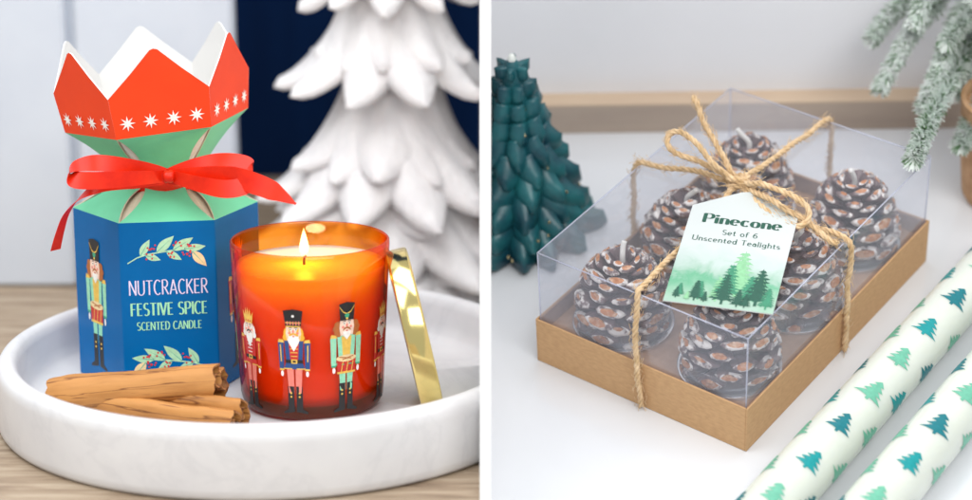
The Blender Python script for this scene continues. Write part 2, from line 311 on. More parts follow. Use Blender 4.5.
def figure(kind):               # nutcracker: feet at 0, top at 1
    L = []; A = lambda ink, p: L.append((ink, p))
    coat = dict(soldier='blue', king='red', drummer='mint')[kind]; tr = dict(soldier='pink', king='pink', drummer='mint')[kind]
    trim = dict(soldier='gold', king='gold', drummer='green')[kind]
    for sx in (1, -1):
        f = (lambda p: p) if sx > 0 else mir
        A(tr, f([(.008, .20), (.058, .20), (.072, .43), (.008, .43)]))
        A('black', f([(.010, .02), (.115, .0), (.118, .018), (.070, .045), (.070, .265), (.010, .265)]))
        A('gold', f(disc(.040, .20, .009))); A('gold', f(disc(.040, .165, .009)))
        A(coat, f([(.098, .42), (.142, .42), (.150, .68), (.128, .70), (.095, .68)]))
        A(trim, f(rect(.098, .415, .142, .432))); A('gold', f([(.088, .68), (.150, .68), (.142, .712), (.100, .708)]))
        A('white', f(disc(.118, .385, .014, .028, 10)))
        A('gold' if kind != 'drummer' else 'leaf', f([(.118, .50), (.128, .50), (.132, .66), (.122, .66)]))
    A(coat, [(-.10, .43), (.10, .43), (.075, .50), (.088, .70), (-.088, .70), (-.075, .50)])
    A('red' if kind == 'soldier' else ('gold' if kind == 'drummer' else 'red'), [(-.035, .50), (.035, .50), (.048, .69), (-.048, .69)])
    for k in range(4):
        yy = .55+.035*k; A('gold' if kind != 'king' else 'white', rect(-.030-.004*k, yy, .030+.004*k, yy+.008))
    A(trim, rect(-.10, .430, -.02, .440)); A(trim, rect(.02, .430, .10, .440))
    if kind == 'drummer':
        A('red', [(-.085, .36), (.085, .36), (.092, .49), (-.092, .49)]); A('peach', disc(0, .49, .098, .032))
        A('gold', rect(-.088, .352, .088, .370)); A('brown', [(-.07, .50), (.05, .478), (.05, .487), (-.07, .51)]); A('brown', [(.07, .50), (-.04, .475), (-.04, .484), (.07, .51)])
        for k in (-1, 0, 1): A('gold', [(k*.05-.004, .37), (k*.05+.004, .37), (k*.05+.02, .46), (k*.05+.012, .46)])
    else:
        A('black', rect(-.080, .488, .080, .520)); A('gold', rect(-.028, .484, .028, .525)); A('black', rect(-.015, .494, .015, .514))
    hair = dict(soldier='hair', king='white', drummer='brown')[kind]
    A(hair, disc(-.058, .765, .034, .062)); A(hair, disc(.058, .765, .034, .062)); A(hair, disc(-.075, .73, .026, .03)) ; A(hair, disc(.075, .73, .026, .03))
    if kind == 'drummer':
        for qx, qy, qr in ((.085, .80, .030), (.098, .765, .030), (.092, .73, .026), (.075, .71, .02)):
            A('brown', disc(qx, qy, qr)); A('brown', disc(-qx, qy, qr))
    A('skin', [(-.058, .70), (.058, .70), (.070, .77), (.062, .84), (-.062, .84), (-.070, .77)])
    if kind == 'drummer': A('white', [(-.036, .735), (.036, .735), (.034, .70), (0, .66), (-.034, .70)])
    else: A('white', [(-.046, .745), (.046, .745), (.050, .69), (.0, .60), (-.050, .69)])
    mo = dict(soldier='hair', king='black', drummer='brown')[kind]
    A(mo, [(-.042, .742), (0, .762), (.042, .742), (.026, .768), (0, .778), (-.026, .768)])
    A('red', disc(0, .742, .010, .006, 8)); A('pink', disc(0, .79, .010, .016, 8)); A('pink', disc(-.038, .775, .011)); A('pink', disc(.038, .775, .011))
    for sx in (-1, 1): A('white', disc(sx*.024, .808, .011)); A('black', disc(sx*.024, .808, .006, None, 8)); A('black', rect(sx*.024-.014, .824, sx*.024+.014, .830))
    if kind == 'king':
        A('gold', [(-.055, .84), (.055, .84), (.078, .96), (.045, .91), (.030, .985), (.012, .915), (0, 1), (-.012, .915), (-.030, .985), (-.045, .91), (-.078, .96)])
        A('red', disc(0, .862, .011)); A('red', disc(-.032, .862, .009)); A('red', disc(.032, .862, .009))
    elif kind == 'soldier':
        A('black', [(-.068, .83), (.068, .83), (.088, .985), (.0, 1.0), (-.088, .985)]); A('gold', rect(-.070, .868, .070, .876))
        for k in range(5): A('pink', [(-.056+k*.026, .850), (-.046+k*.026, .850), (-.046+k*.026, .886), (-.056+k*.026, .886)])
        A('white', disc(0, .935, .012)); A('gold', rect(-.066, .832, .066, .842))
    else:
        A('black', [(-.064, .835), (.064, .835), (.074, .985), (0, 1.0), (-.074, .985)]); A('black', [(-.070, .835), (.070, .835), (.062, .850), (-.062, .850)])
        A('gold', [(-.070, .965), (-.035, .915), (0, .90), (.035, .915), (.070, .965), (.070, .955), (.035, .905), (0, .888), (-.035, .905), (-.070, .955)])
        A('green', [(-.008, .85), (.008, .85), (.024, .885), (0, .90), (-.024, .885)]); A('gold', disc(0, .852, .010))
    return L
def leafshape(x, y, ang, ln, w, ink, vein='leafdark'):
    p = []; c, s_ = math.cos(ang), math.sin(ang)
    for i in range(9): t = i/8; p.append((t*ln, w*math.sin(PI*t**.8)*(.5)))
    for i in range(7, 0, -1): t = i/8; p.append((t*ln, -w*math.sin(PI*t**.8)*.5))
    q = [(x+a*c-b_*s_, y+a*s_+b_*c) for a, b_ in p]
    v = [(ln*.0, -.008), (ln*.85, 0), (0, .008)]; vq = [(x+a*c-b_*s_, y+a*s_+b_*c) for a, b_ in v]
    return [(ink, q), (vein, vq)]
def sprig():                    # spans x 0..1, y about 0..0.35
    L = []
    cur = [(0, .02), (.12, .09), (.25, .13), (.40, .15), (.55, .17), (.70, .18), (.84, .14)]
    L.append(('leaf', [(x, y-.008) for x, y in cur]+[(x, y+.008) for x, y in cur[::-1]]))
    for x, y, a, ln, w, k in ((.16, .11, 1.05, .24, .10, 'leaf'), (.22, .12, -.35, .20, .085, 'leaf'), (.36, .15, .75, .30, .12, 'leaf'), (.48, .16, -.55, .22, .09, 'leaf'),
                           (.56, .17, .55, .30, .115, 'leaf'), (.70, .18, .12, .27, .10, 'leaf'), (.80, .15, -.85, .26, .12, 'peach')):
        L += leafshape(x, y, a, ln, w, k)
    R = random.Random(4)
    for cx, cy, n in ((.30, .22, 6), (.27, .10, 4), (.53, .12, 6), (.73, .13, 9), (.77, .24, 5), (.62, .26, 5)):
        for _ in range(n): L.append(('berry', disc(cx+R.uniform(-.055, .055), cy+R.uniform(-.04, .04), .0125, None, 8)))
    return L
def fir2d(ink, R, tiers=5, w=.5):
    p = []
    for k in range(tiers):
        t0 = k/tiers; t1 = (k+1)/tiers; ww = w*(.18+.82*t1)*(1+R.uniform(-.15, .15)); y1 = 1-t1*.86
        p += [(w*t0*.45+.01, 1-t0*.86-.03), (ww*.6, y1+.05+R.uniform(0, .03)), (ww, y1+R.uniform(-.03, .05)), (ww*.55, y1+.015), (ww*.62, y1-.035), (ww*.30, y1+.01)]
    q = [(-x*(1+R.uniform(-.2, .2)), y+R.uniform(-.015, .015)) for x, y in p]
    return [(ink, [(0, 1.02)]+p+[(.03, .12), (.03, 0), (-.03, 0), (-.03, .12)]+q[::-1])]
# --- letters: centre lines drawn with a pen whose down strokes are wider
def arc(cx, cy, rx, ry, a0, a1, n=9): return [(cx+rx*math.cos(rad(a0+(a1-a0)*i/n)), cy+ry*math.sin(rad(a0+(a1-a0)*i/n))) for i in range(n+1)]
G = {
 'N': (.62, [[(.05, 0), (.05, 1)], [(.05, 1), (.57, 0)], [(.57, 0), (.57, 1)]]),
 'U': (.60, [[(.05, 1)]+arc(.30, .27, .25, .27, 180, 360)+[(.55, 1)]]),
 'T': (.56, [[(0, .97), (.56, .97)], [(.28, 0), (.28, 1)]]),
 'C': (.56, [arc(.33, .5, .30, .5, 50, 310, 14)]),
 'R': (.56, [[(.06, 0), (.06, 1)], [(.06, 1)]+arc(.28, .75, .20, .25, 90, -90)+[(.06, .5)], [(.24, .5), (.54, 0)]]),
 'A': (.62, [[(.02, 0), (.31, 1)], [(.31, 1), (.60, 0)], [(.12, .30), (.50, .30)]]),
 'K': (.56, [[(.06, 0), (.06, 1)], [(.52, 1), (.08, .45)], [(.20, .58), (.54, 0)]]),
 'E': (.48, [[(.06, 0), (.06, 1)], [(.06, .97), (.46, .97)], [(.06, .52), (.40, .52)], [(.06, .03), (.46, .03)]]),
 'F': (.46, [[(.06, 0), (.06, 1)], [(.06, .97), (.46, .97)], [(.06, .52), (.38, .52)]]),
 'S': (.48, [arc(.25, .75, .20, .24, 40, 270, 10)+arc(.25, .26, .21, .25, 90, -140, 10)]),
 'I': (.12, [[(.06, 0), (.06, 1)]]),
 'V': (.58, [[(.02, 1), (.29, 0)], [(.29, 0), (.56, 1)]]),
 'P': (.54, [[(.06, 0), (.06, 1)], [(.06, 1)]+arc(.28, .73, .22, .27, 90, -90)+[(.06, .46)]]),
 'D': (.60, [[(.06, 0), (.06, 1)], [(.06, 1)]+arc(.24, .5, .32, .5, 90, -90)+[(.06, 0)]]),
 'L': (.46, [[(.06, 0), (.06, 1)], [(.06, .03), (.45, .03)]]),
 'i': (.14, [[(.07, 0), (.07, .62)], [(.07, .80), (.07, .92)]]),
 'n': (.46, [[(.07, 0), (.07, .62)], arc(.24, .42, .17, .20, 180, 0)+[(.41, 0)]]),
 'e': (.46, [[(.05, .33), (.42, .33)]+arc(.235, .31, .19, .31, 4, 315, 13)]),
 'c': (.42, [arc(.24, .31, .19, .31, 45, 315, 12)]),
 'o': (.46, [arc(.23, .31, .19, .31, 0, 360, 16)]),
 't': (.32, [[(.14, .85), (.14, .12)]+arc(.23, .12, .09, .12, 180, 320, 5), [(.0, .60), (.30, .60)]]),
 'f': (.32, [[(.12, 0), (.12, .78)]+arc(.24, .80, .12, .18, 180, 40, 6), [(.0, .60), (.28, .60)]]),
 's': (.38, [arc(.19, .46, .14, .15, 40, 270, 8)+arc(.19, .155, .15, .155, 90, -140, 8)]),
 'd': (.48, [arc(.22, .31, .17, .31, 0, 360, 14), [(.41, 0), (.41, 1)]]),
 'a': (.44, [arc(.20, .24, .16, .24, 0, 360, 12), [(.38, 0), (.38, .42)]+arc(.23, .42, .15, .19, 0, 150, 7)]),
 'l': (.14, [[(.07, 0), (.07, 1)]]),
 'g': (.46, [arc(.22, .33, .17, .28, 0, 360, 14), [(.40, .60), (.40, -.12)]+arc(.22, -.12, .18, .16, 0, -150, 7)]),
 'h': (.46, [[(.07, 0), (.07, 1)], arc(.24, .42, .17, .20, 180, 0)+[(.41, 0)]]),
 '6': (.50, [arc(.25, .30, .19, .30, 0, 360, 14), [(.06, .32)]+arc(.36, .45, .30, .52, 165, 75, 6)]),
 ' ': (.26, [])}
def text(s, x0, x1, y, h, ink, thick, thin, serif=0, sp=.12):
    tot = sum(G[c][0] for c in s)+sp*(len(s)-1); sx = (x1-x0)/tot; out = []; x = x0
    for c in s:
        w, strokes = G[c]
        for st in strokes:
            P = [(x+a*sx, y+b_*h) for a, b_ in st]; N = len(P); lft = []; rgt = []
            for i in range(N):
                a = P[max(i-1, 0)]; b_ = P[min(i+1, N-1)]
                if i == 0 and N > 2 and P[0] == P[-1]: a = P[-2]
                if i == N-1 and N > 2 and P[0] == P[-1]: b_ = P[1]
                dx, dy = b_[0]-a[0], b_[1]-a[1]; l = math.hypot(dx, dy) or 1; dx /= l; dy /= l
                hw = (thin+(thick-thin)*abs(dy)**1.5)*h/2
                lft.append((P[i][0]-dy*hw, P[i][1]+dx*hw)); rgt.append((P[i][0]+dy*hw, P[i][1]-dx*hw))
            if N > 2:
                for i in range(N-1): out.append((ink, [rgt[i], rgt[i+1], lft[i+1], lft[i]]))
            else: out.append((ink, rgt+lft[::-1]))
            if serif:
                for i, j in ((0, 1), (N-1, N-2)):
                    a, b_ = P[i], P[j]; l = math.hypot(a[0]-b_[0], a[1]-b_[1]) or 1
                    if abs(a[1]-b_[1])/l > .85 and l > .10*h: out.append((ink, rect(a[0]-serif*h, a[1]-thin*h*.6, a[0]+serif*h, a[1]+thin*h*.6)))
        x += (w+sp)*sx
    return out

# ================================================================== LEFT SET
def lworld(o=None): return Matrix.Identity(4)
mb = MB(); mb.box(-75, BX0-.004, 30, 136, -3, 0, 'wood_table'); struct(mb.build('tabletop'))
mb = MB(); mb.box(-90, BX0-.004, 136.2, 138, -6, 75, 'navy'); struct(mb.build('background_wall'))
xe = PY(235, 100, 107).x
mb = MB(); pn = [( -90, PY(-60, 0, 107).x), (PY(-60, 0, 107).x+.5, PY(63, 0, 107).x), (PY(63, 0, 107).x+.45, xe)]
for a, b_ in pn: mb.box(a, b_, 107, 108.6, .02, 60, 'panel_white')
mb.box(-90, xe-.1, 107.7, 109, .02, 60, 'panel_white')
o = mb.build('panelled_board'); o.modifiers.new('b', 'BEVEL').width = .002
tag(o, 'pale grey blue upright board with vertical grooves behind the gift box', 'panel')

# divider board between the two sets
prof = [(-20, 69.9), (19, 79.1), (45, 90), (45, 175), (-20, 175)]
mb = MB(); mb.plate([(BX1, y, z) for z, y in prof], (1, 0, 0), BX1-BX0, 'board_white')
tag(mb.build('divider_board'), 'thin white upright board standing on edge between the two displays', 'divider board')

# marble tray
tc_ = Vector((-9.2, 85.9, 0)); Rt = 11.4
mb = MB(); mb.lathe([(0, .02), (Rt-.30, .02), (Rt-.12, .07), (Rt-.02, .22), (Rt, .5), (Rt, 2.35), (Rt-.05, 2.66), (Rt-.19, 2.88), (Rt-.42, 3.0), (Rt-.66, 2.96), (Rt-.84, 2.80), (Rt-.94, 2.5), (Rt-1.0, 1.75), (Rt-1.12, 1.30), (Rt-1.4, 1.06), (Rt-1.8, 1.0), (0, 1.0)], 'marble', 160)
tray = mb.build('marble_tray', M=T(tc_), smooth=True); clip(tray, -1)
tag(tray, 'round white marble tray with raised rim on the wooden table', 'tray')

# gift box
s6 = 3.97; yaw = math.atan2(13.49, 85.4)
fc = Pz(173, 392, 1.0); gc = Vector((fc.x-math.sin(yaw)*s6*.866, fc.y+math.cos(yaw)*s6*.866, 1.0))
GM = T(gc) @ RZ(yaw); gi = GM.inverted()
gift = empty('gift_box', GM)
tag(gift, 'blue and green hexagonal candle gift box with a red crown top and red bow', 'gift box')
HB = 7.42
def hexv(R, k, z): a = rad(-120+60*k); return Vector((R*math.cos(a), R*math.sin(a), z))
mb = MB()
lo = [hexv(s6, k, .02) for k in range(6)]; hi = [hexv(s6, k, HB) for k in range(6)]
mb.add(lo+hi, [(k, (k+1) % 6, 6+(k+1) % 6, 6+k) for k in range(6)]+[(5, 4, 3, 2, 1, 0)], 'card_blue')
body = mb.build('box_body', gift); md = body.modifiers.new('b', 'BEVEL'); md.width = .0005; md.segments = 2
def facefn(k):
    ph = rad(-90+60*k); n = Vector((math.cos(ph), math.sin(ph), 0)); t = Vector((-math.sin(ph), math.cos(ph), 0)); ap = s6*.8660254
    return lambda u, v, lv: n*(ap+lv)+t*u+Vector((0, 0, v))
def uv(px, py): return ((px-169)/95*4.0, (392-py)/170*HB)
# front panel print
mb = MB(); a = uv(129, 263); b_ = uv(209, 231); w = b_[0]-a[0]
print_on(mb, xf(sprig(), w, a[0], a[1]-.02), facefn(0), dz=.0006, base=.006)
a = uv(127, 375); sp2 = xf(sprig(), w*1.02, a[0]+w*1.02, a[1]+.1, flip=True)
sp2 = [(i, [(x, y) for x, y in p]) for i, p in sp2]
mb.build('printed_sprig', body, auto='keep'); mb = MB(); print_on(mb, sp2, facefn(0), dz=.0006, base=.006); mb.build('printed_sprig', body, auto='keep')
mb = MB()
def ptext(s, x0, x1, yb, yt, ink, th, tn):
    a = uv(x0, yb); b2 = uv(x1, yt)
    for i, sh in enumerate(text(s, a[0], b2[0], a[1], b2[1]-a[1], ink, th, tn)): print_on(mb, [sh], facefn(0), base=.012+.0012*(i % 9))
ptext('NUTCRACKER', 129.5, 207, 293.5, 279, 'lilac', .095, .06)
ptext('FESTIVE SPICE', 130.5, 206, 314, 301.5, 'textgreen', .155, .06)
ptext('SCENTED CANDLE', 136, 200, 328.5, 320.5, 'textgreen', .15, .07)
mb.build('lettering', body, auto='keep')
kinds = {5: 'drummer', 1: 'king', 2: 'soldier', 4: 'king', 3: 'drummer'}
for k, kd in kinds.items():
    mb = MB(); print_on(mb, xf(figure(kd), 5.75, 2.35*0-.18 if k == 5 else -.1, .62), facefn(k), dz=.0006, base=.006)
    mb.build('printed_nutcracker', body, auto='keep')
# shoulder flaps
ZN = gi @ Vector((gc.x, gc.y, 9.75)); zn = ZN.z
def flap(name, r0, z0, r1, z1, gap, parent, X=None, k=0, ink='card_green', pw=1.0):
    ph = rad(-90+60*k); n = Vector((math.cos(ph), math.sin(ph), 0)); t = Vector((-math.sin(ph), math.cos(ph), 0)); N = 10
    pts = []; th = .05; vs = []; fs = []
    for i in range(N+1):
        h = i/N; R = r0+(r1-r0)*h; z = z0+(z1-z0)*h+.10*math.sin(PI*h); g = gap*math.sin(PI*min(1, h*pw))**.8; hw = max(R/2-g, .1)
        for sgn in (-1, -.33, .33, 1):
            p = n*(R*.866+(.05*(1-abs(sgn))*math.sin(PI*h)))+t*hw*sgn+Vector((0, 0, z)); vs.append(p)
    M_ = len(vs); vs2 = [p-n*th-Vector((0, 0, th*.5)) for p in vs]
    for i in range(N):
        for j in range(3):
            a = i*4+j; fs.append((a, a+1, a+5, a+4))
    bk = [tuple(M_+q for q in f[::-1]) for f in fs]; ed = []
    for i in range(N): ed += [(i*4, (i+1)*4, M_+(i+1)*4, M_+i*4), (i*4+3, M_+i*4+3, M_+(i+1)*4+3, (i+1)*4+3)]
    ed += [(0, M_, M_+3, 3), (N*4, N*4+3, M_+N*4+3, M_+N*4)]
    if X: vs = [X @ v for v in vs]; vs2 = [X @ v for v in vs2]
    m_ = MB(); m_.add(vs+vs2, fs, ink); q = m_.mi('card_cream'); m_.f += bk+ed; m_.m += [q]*len(bk+ed)
    return m_.build(name, parent)
for k in range(6): flap('shoulder_flap', s6, HB, 1.75, zn-.15, .36, gift, None, k)
mb = MB(); mb.add([hexv(s6-.18, k, HB-.02) for k in range(6)]+[hexv(1.5, k, zn-.2) for k in range(6)]+[hexv(1.5, k, zn+.3) for k in range(6)],
       [(k, (k+1) % 6, 6+(k+1) % 6, 6+k) for k in range(6)]+[(6+k, 6+(k+1) % 6, 12+(k+1) % 6, 12+k) for k in range(6)], 'card_cream')
mb.build('inner_fold', gift)
X = T((0, 0, zn)) @ Matrix.Rotation(rad(-5.6), 4, 'Y') @ RZ(rad(4.2)) @ T((.0, 0, -zn))
zb = zn+2.38; Rb = 3.92
for k in range(6): flap('collar_flap', 1.75, zn+.2, Rb, zb, .26, gift, X, k, pw=1.0)
mb = MB(); mb.add([X @ hexv(1.55, k, zn+.2) for k in range(6)]+[X @ hexv(Rb-.2, k, zb-.05) for k in range(6)], [(k, (k+1) % 6, 6+(k+1) % 6, 6+k) for k in range(6)], 'card_white')
mb.build('inner_fold', gift)
for k in range(6):
    ph = rad(-90+60*k); n = Vector((math.cos(ph), math.sin(ph), 0)); t = Vector((-math.sin(ph), math.cos(ph), 0))
    def cf(u, v, lv, n=n, t=t):
        R = Rb+.14*v; return X @ (n*(R*.8660254+lv+.03*math.sin(PI*min(1, v/3.5))*(1-(u/2.1)**2))+t*u+Vector((0, 0, zb+v)))
    W0 = Rb/2; W1 = (Rb+.14*1.75)/2
    ol = [(-W0, 0), (-W0*.33, 0), (W0*.33, 0), (W0, 0), (W1, 1.72), (W1*.5, 2.68), (.30, 3.42), (.16, 3.56), (0, 3.61), (-.16, 3.56), (-.30, 3.42), (-W1*.5, 2.68), (-W1, 1.72)]
    mb = MB(); P = [cf(u, v, 0) for u, v in ol]; Nn = (X.to_3x3() @ n)
    mb.plate(P, Nn, .06, 'card_red', medge='card_white', mback='card_white')
    cp = mb.build('crown_panel', gift)
    mb = MB(); st = []
    for q in range(4):
        cx, cy = -1.42+.95*q, .62; r0 = .33
        st.append(('white', [(cx+(r0 if i % 2 == 0 else .12)*math.cos(PI*i/8+PI/8*0+PI/2), cy+(r0 if i % 2 == 0 else .12)*math.sin(PI*i/8+PI/2)) for i in range(16)]))
    print_on(mb, st, lambda u, v, lv: cf(u, v, lv), dz=.0, base=.035); mb.build('printed_star', cp, auto='keep')
# ribbon
def LP(px, py, Y): return gi @ PY(px, py, Y)
V = lambda *a: Vector(a)
mb = MB()
for (rr, zz) in ((1.86, 0),):
    n_ = 40; vs = []; fs = []
    for i in range(n_):
        a = 2*PI*i/n_; wv = 1+.03*math.sin(7*a)
        for dr, dzz in ((0, -.42), (.10, -.2), (.06, 0), (.10, .2), (0, .42), (-.08, .42), (-.08, -.42)): vs.append(((rr*wv+dr)*math.cos(a), (rr*wv+dr)*math.sin(a), zn+zz+dzz+.1*math.cos(a)))
    for i in range(n_):
        for k in range(7): fs.append((i*7+k, ((i+1) % n_)*7+k, ((i+1) % n_)*7+(k+1) % 7, i*7+(k+1) % 7))
    mb.add(vs, fs, 'satin_red')
mb.build('ribbon_band', gift, smooth=True, auto=50)
up = V(0, 0, 1); bk_ = V(0, 1, 0)
mb = MB(); ribbon(mb, [LP(172, 175, 85.9), LP(140, 168, 85.2), LP(100, 163, 84.6), LP(76, 166, 84.3), LP(69.5, 173, 84.2), LP(77, 180, 83.9), LP(110, 180, 83.9), LP(140, 178, 84.4), LP(170, 176, 85.4)],
       [up*.6+bk_*.5, up, up*.9+bk_*.4, up*.5+bk_, up*.2+bk_*1.0, up*.8+bk_*.5, up+bk_*.1, up, up], .72, .02, 'satin_red', taper=lambda t: .5+.55*math.sin(PI*t)**.5)
mb.build('bow_loop', gift, smooth=True, auto=60)
mb = MB(); ribbon(mb, [LP(166, 175, 85.5), LP(195, 166, 85.4), LP(222, 160, 85.2), LP(243, 162, 85), LP(252, 172, 84.5), LP(245, 185, 84.0), LP(225, 189, 84.0), LP(198, 184, 84.4), LP(170, 176, 85.2)],
       [up, up+bk_*.4, up*.6+bk_*.8, up*.6+bk_, up*.7+bk_*.8, up*.8+bk_*.6, up*.9+bk_*.4, up, up], .78, .02, 'satin_red', taper=lambda t: .5+.55*math.sin(PI*t)**.5)
mb.build('bow_loop', gift, smooth=True, auto=60)
mb = MB(); ribbon(mb, [LP(172, 177, 85.2), LP(140, 182, 84.9), LP(104, 186, 84.6), LP(82, 196, 84.3), LP(67, 213, 84.3), LP(60, 232, 84.6), LP(55.5, 250, 85)],
       [up, up, up*.8+bk_*.4+V(.3, 0, 0), V(.5, .8, .5), V(.6, .8, .2), V(.7, .7, .1), V(.8, .6, 0)], .70, .02, 'satin_red', taper=lambda t: .7)
mb.build('ribbon_tail', gift, smooth=True, auto=60)
mb = MB(); ribbon(mb, [LP(168, 177, 85.3), LP(200, 176, 84.9), LP(232, 177, 84.3), LP(256, 184, 83.6), LP(275, 192, 83.2), LP(296, 204, 83)],
       [up, up, up, up*.9+V(.3, .2, 0), up*.8+V(.4, .2, 0), up*.7+V(.5, .2, 0)], .84, .02, 'satin_red', taper=lambda t: .75+.3*math.sin(PI*t) if t < .8 else max(.12, (1-t)*4.4))
mb.build('ribbon_tail', gift, smooth=True, auto=60)
mb = MB(); kc = LP(169, 176.5, 85.1); ns = 20
Mk = T(kc) @ Matrix.Rotation(PI/2, 4, 'Y')
mb.lathe([(0, -.24), (.18, -.23), (.27, -.15), (.24, -.03), (.27, .06), (.25, .16), (.14, .23), (0, .24)], 'satin_red', 20, M=Mk); mb.build('knot', gift, smooth=True)

# jar candle
jc = Pz(313, 402, 1.0); JH = 7.05
jar = empty('jar_candle', T(jc)); tag(jar, 'lit candle in an orange red glass jar printed with nutcrackers', 'candle')
RO = lambda z: 2.93+.36*(z/JH)
mb = MB()
outer = [(0, .02), (2.35, .02), (2.62, .06), (2.82, .18), (2.93, .42)]+[(RO(z), z) for z in (.9, 2, 3, 4, 5, 6, 6.8)]+[(RO(JH)-.02, JH-.06), (RO(JH)-.09, JH)]
inner = [(RO(JH)-.12, JH-.02), (RO(JH)-.14, JH-.12)]+[(RO(z)-.15, z) for z in (6.4, 5, 4, 3, 2, 1.2)]+[(2.76, .72), (2.52, .52), (0, .48)]
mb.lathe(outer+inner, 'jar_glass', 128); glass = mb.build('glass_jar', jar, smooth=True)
WZ = 6.0
mb = MB(); g_ = .012; prof = [(0, .48+g_), (2.48, .52+g_), (2.70, .72), (RO(1.2)-.165, 1.2)]+[(RO(z)-.165, z) for z in (2, 3, 4, 5, WZ-.05)]+[(RO(WZ)-.20, WZ+.03), (RO(WZ)-.40, WZ-.03), (1.6, WZ-.06), (0, WZ-.08)]
mb.lathe(prof, 'jar_wax', 128); mb.build('wax', jar, smooth=True)
mb = MB(); mb.tube([(-.25, 0, WZ-.1), (-.25, 0, WZ+.12), (-.22, 0, WZ+.26), (-.16, 0, WZ+.32)], .055, 'wick', 8); mb.build('wick', jar, smooth=True)
mb = MB(); mb.lathe([(0, 0), (.10, .04), (.19, .18), (.225, .36), (.20, .58), (.135, .86), (.06, 1.12), (0, 1.28)], 'flame', 24)
o = mb.build('flame', jar, smooth=True); o.location = (-.24*CM, 0, (WZ+.20)*CM)
for k in range(9):
    a0 = rad(-90-7.5-41*1+40*(k)); kd = ('king', 'soldier', 'drummer')[k % 3]; hgt = dict(king=4.3, soldier=4.45, drummer=4.65)[kd]
    mb = MB()
    fn = lambda u, v, lv: Vector(((RO(v)+lv)*math.cos(a0+u/3.1), (RO(v)+lv)*math.sin(a0+u/3.1), v))
    print_on(mb, xf(figure(kd), hgt, 0, .42), fn, strip=.3, dz=.0006, base=.008); mb.build('printed_nutcracker', jar, auto='keep')

# gold lid leaning on the jar
lc = Pz(443, 406, 1.0); lean = rad(12.3); RL = 3.42; thl = .92
LMx = Matrix.Rotation(-lean, 4, 'Y')
ctr = Vector((lc.x, jc.y-.3, 1.0))+LMx.to_3x3() @ Vector((-thl/2, 0, RL))
LM = T(ctr) @ RZ(rad(6.2)) @ LMx @ Matrix.Rotation(PI/2, 4, 'Y')
lid = empty('metal_lid', LM); tag(lid, 'polished gold metal jar lid standing on edge and leaning on the orange glass jar', 'lid')
mb = MB(); h2 = thl/2
mb.lathe([(0, h2), (RL-.12, h2), (RL-.03, h2-.03), (RL, h2-.10), (RL, -h2+.10), (RL-.02, -h2+.03), (RL-.07, -h2), (RL-.12, -h2+.04), (RL-.14, -h2+.2), (RL-.16, h2-.12), (0, h2-.12)], 'gold_metal', 128)
mb.build('lid_cap', lid, smooth=True, auto=50)
mb = MB(); mb.lathe([(0, h2-.13), (RL-.45, h2-.13), (RL-.45, -h2+.05), (RL-.55, -h2), (RL-.75, -h2+.05), (RL-.75, h2-.2), (0, h2-.2)], 'card_cream', 64); mb.build('lid_seal', lid, smooth=True, auto=50)

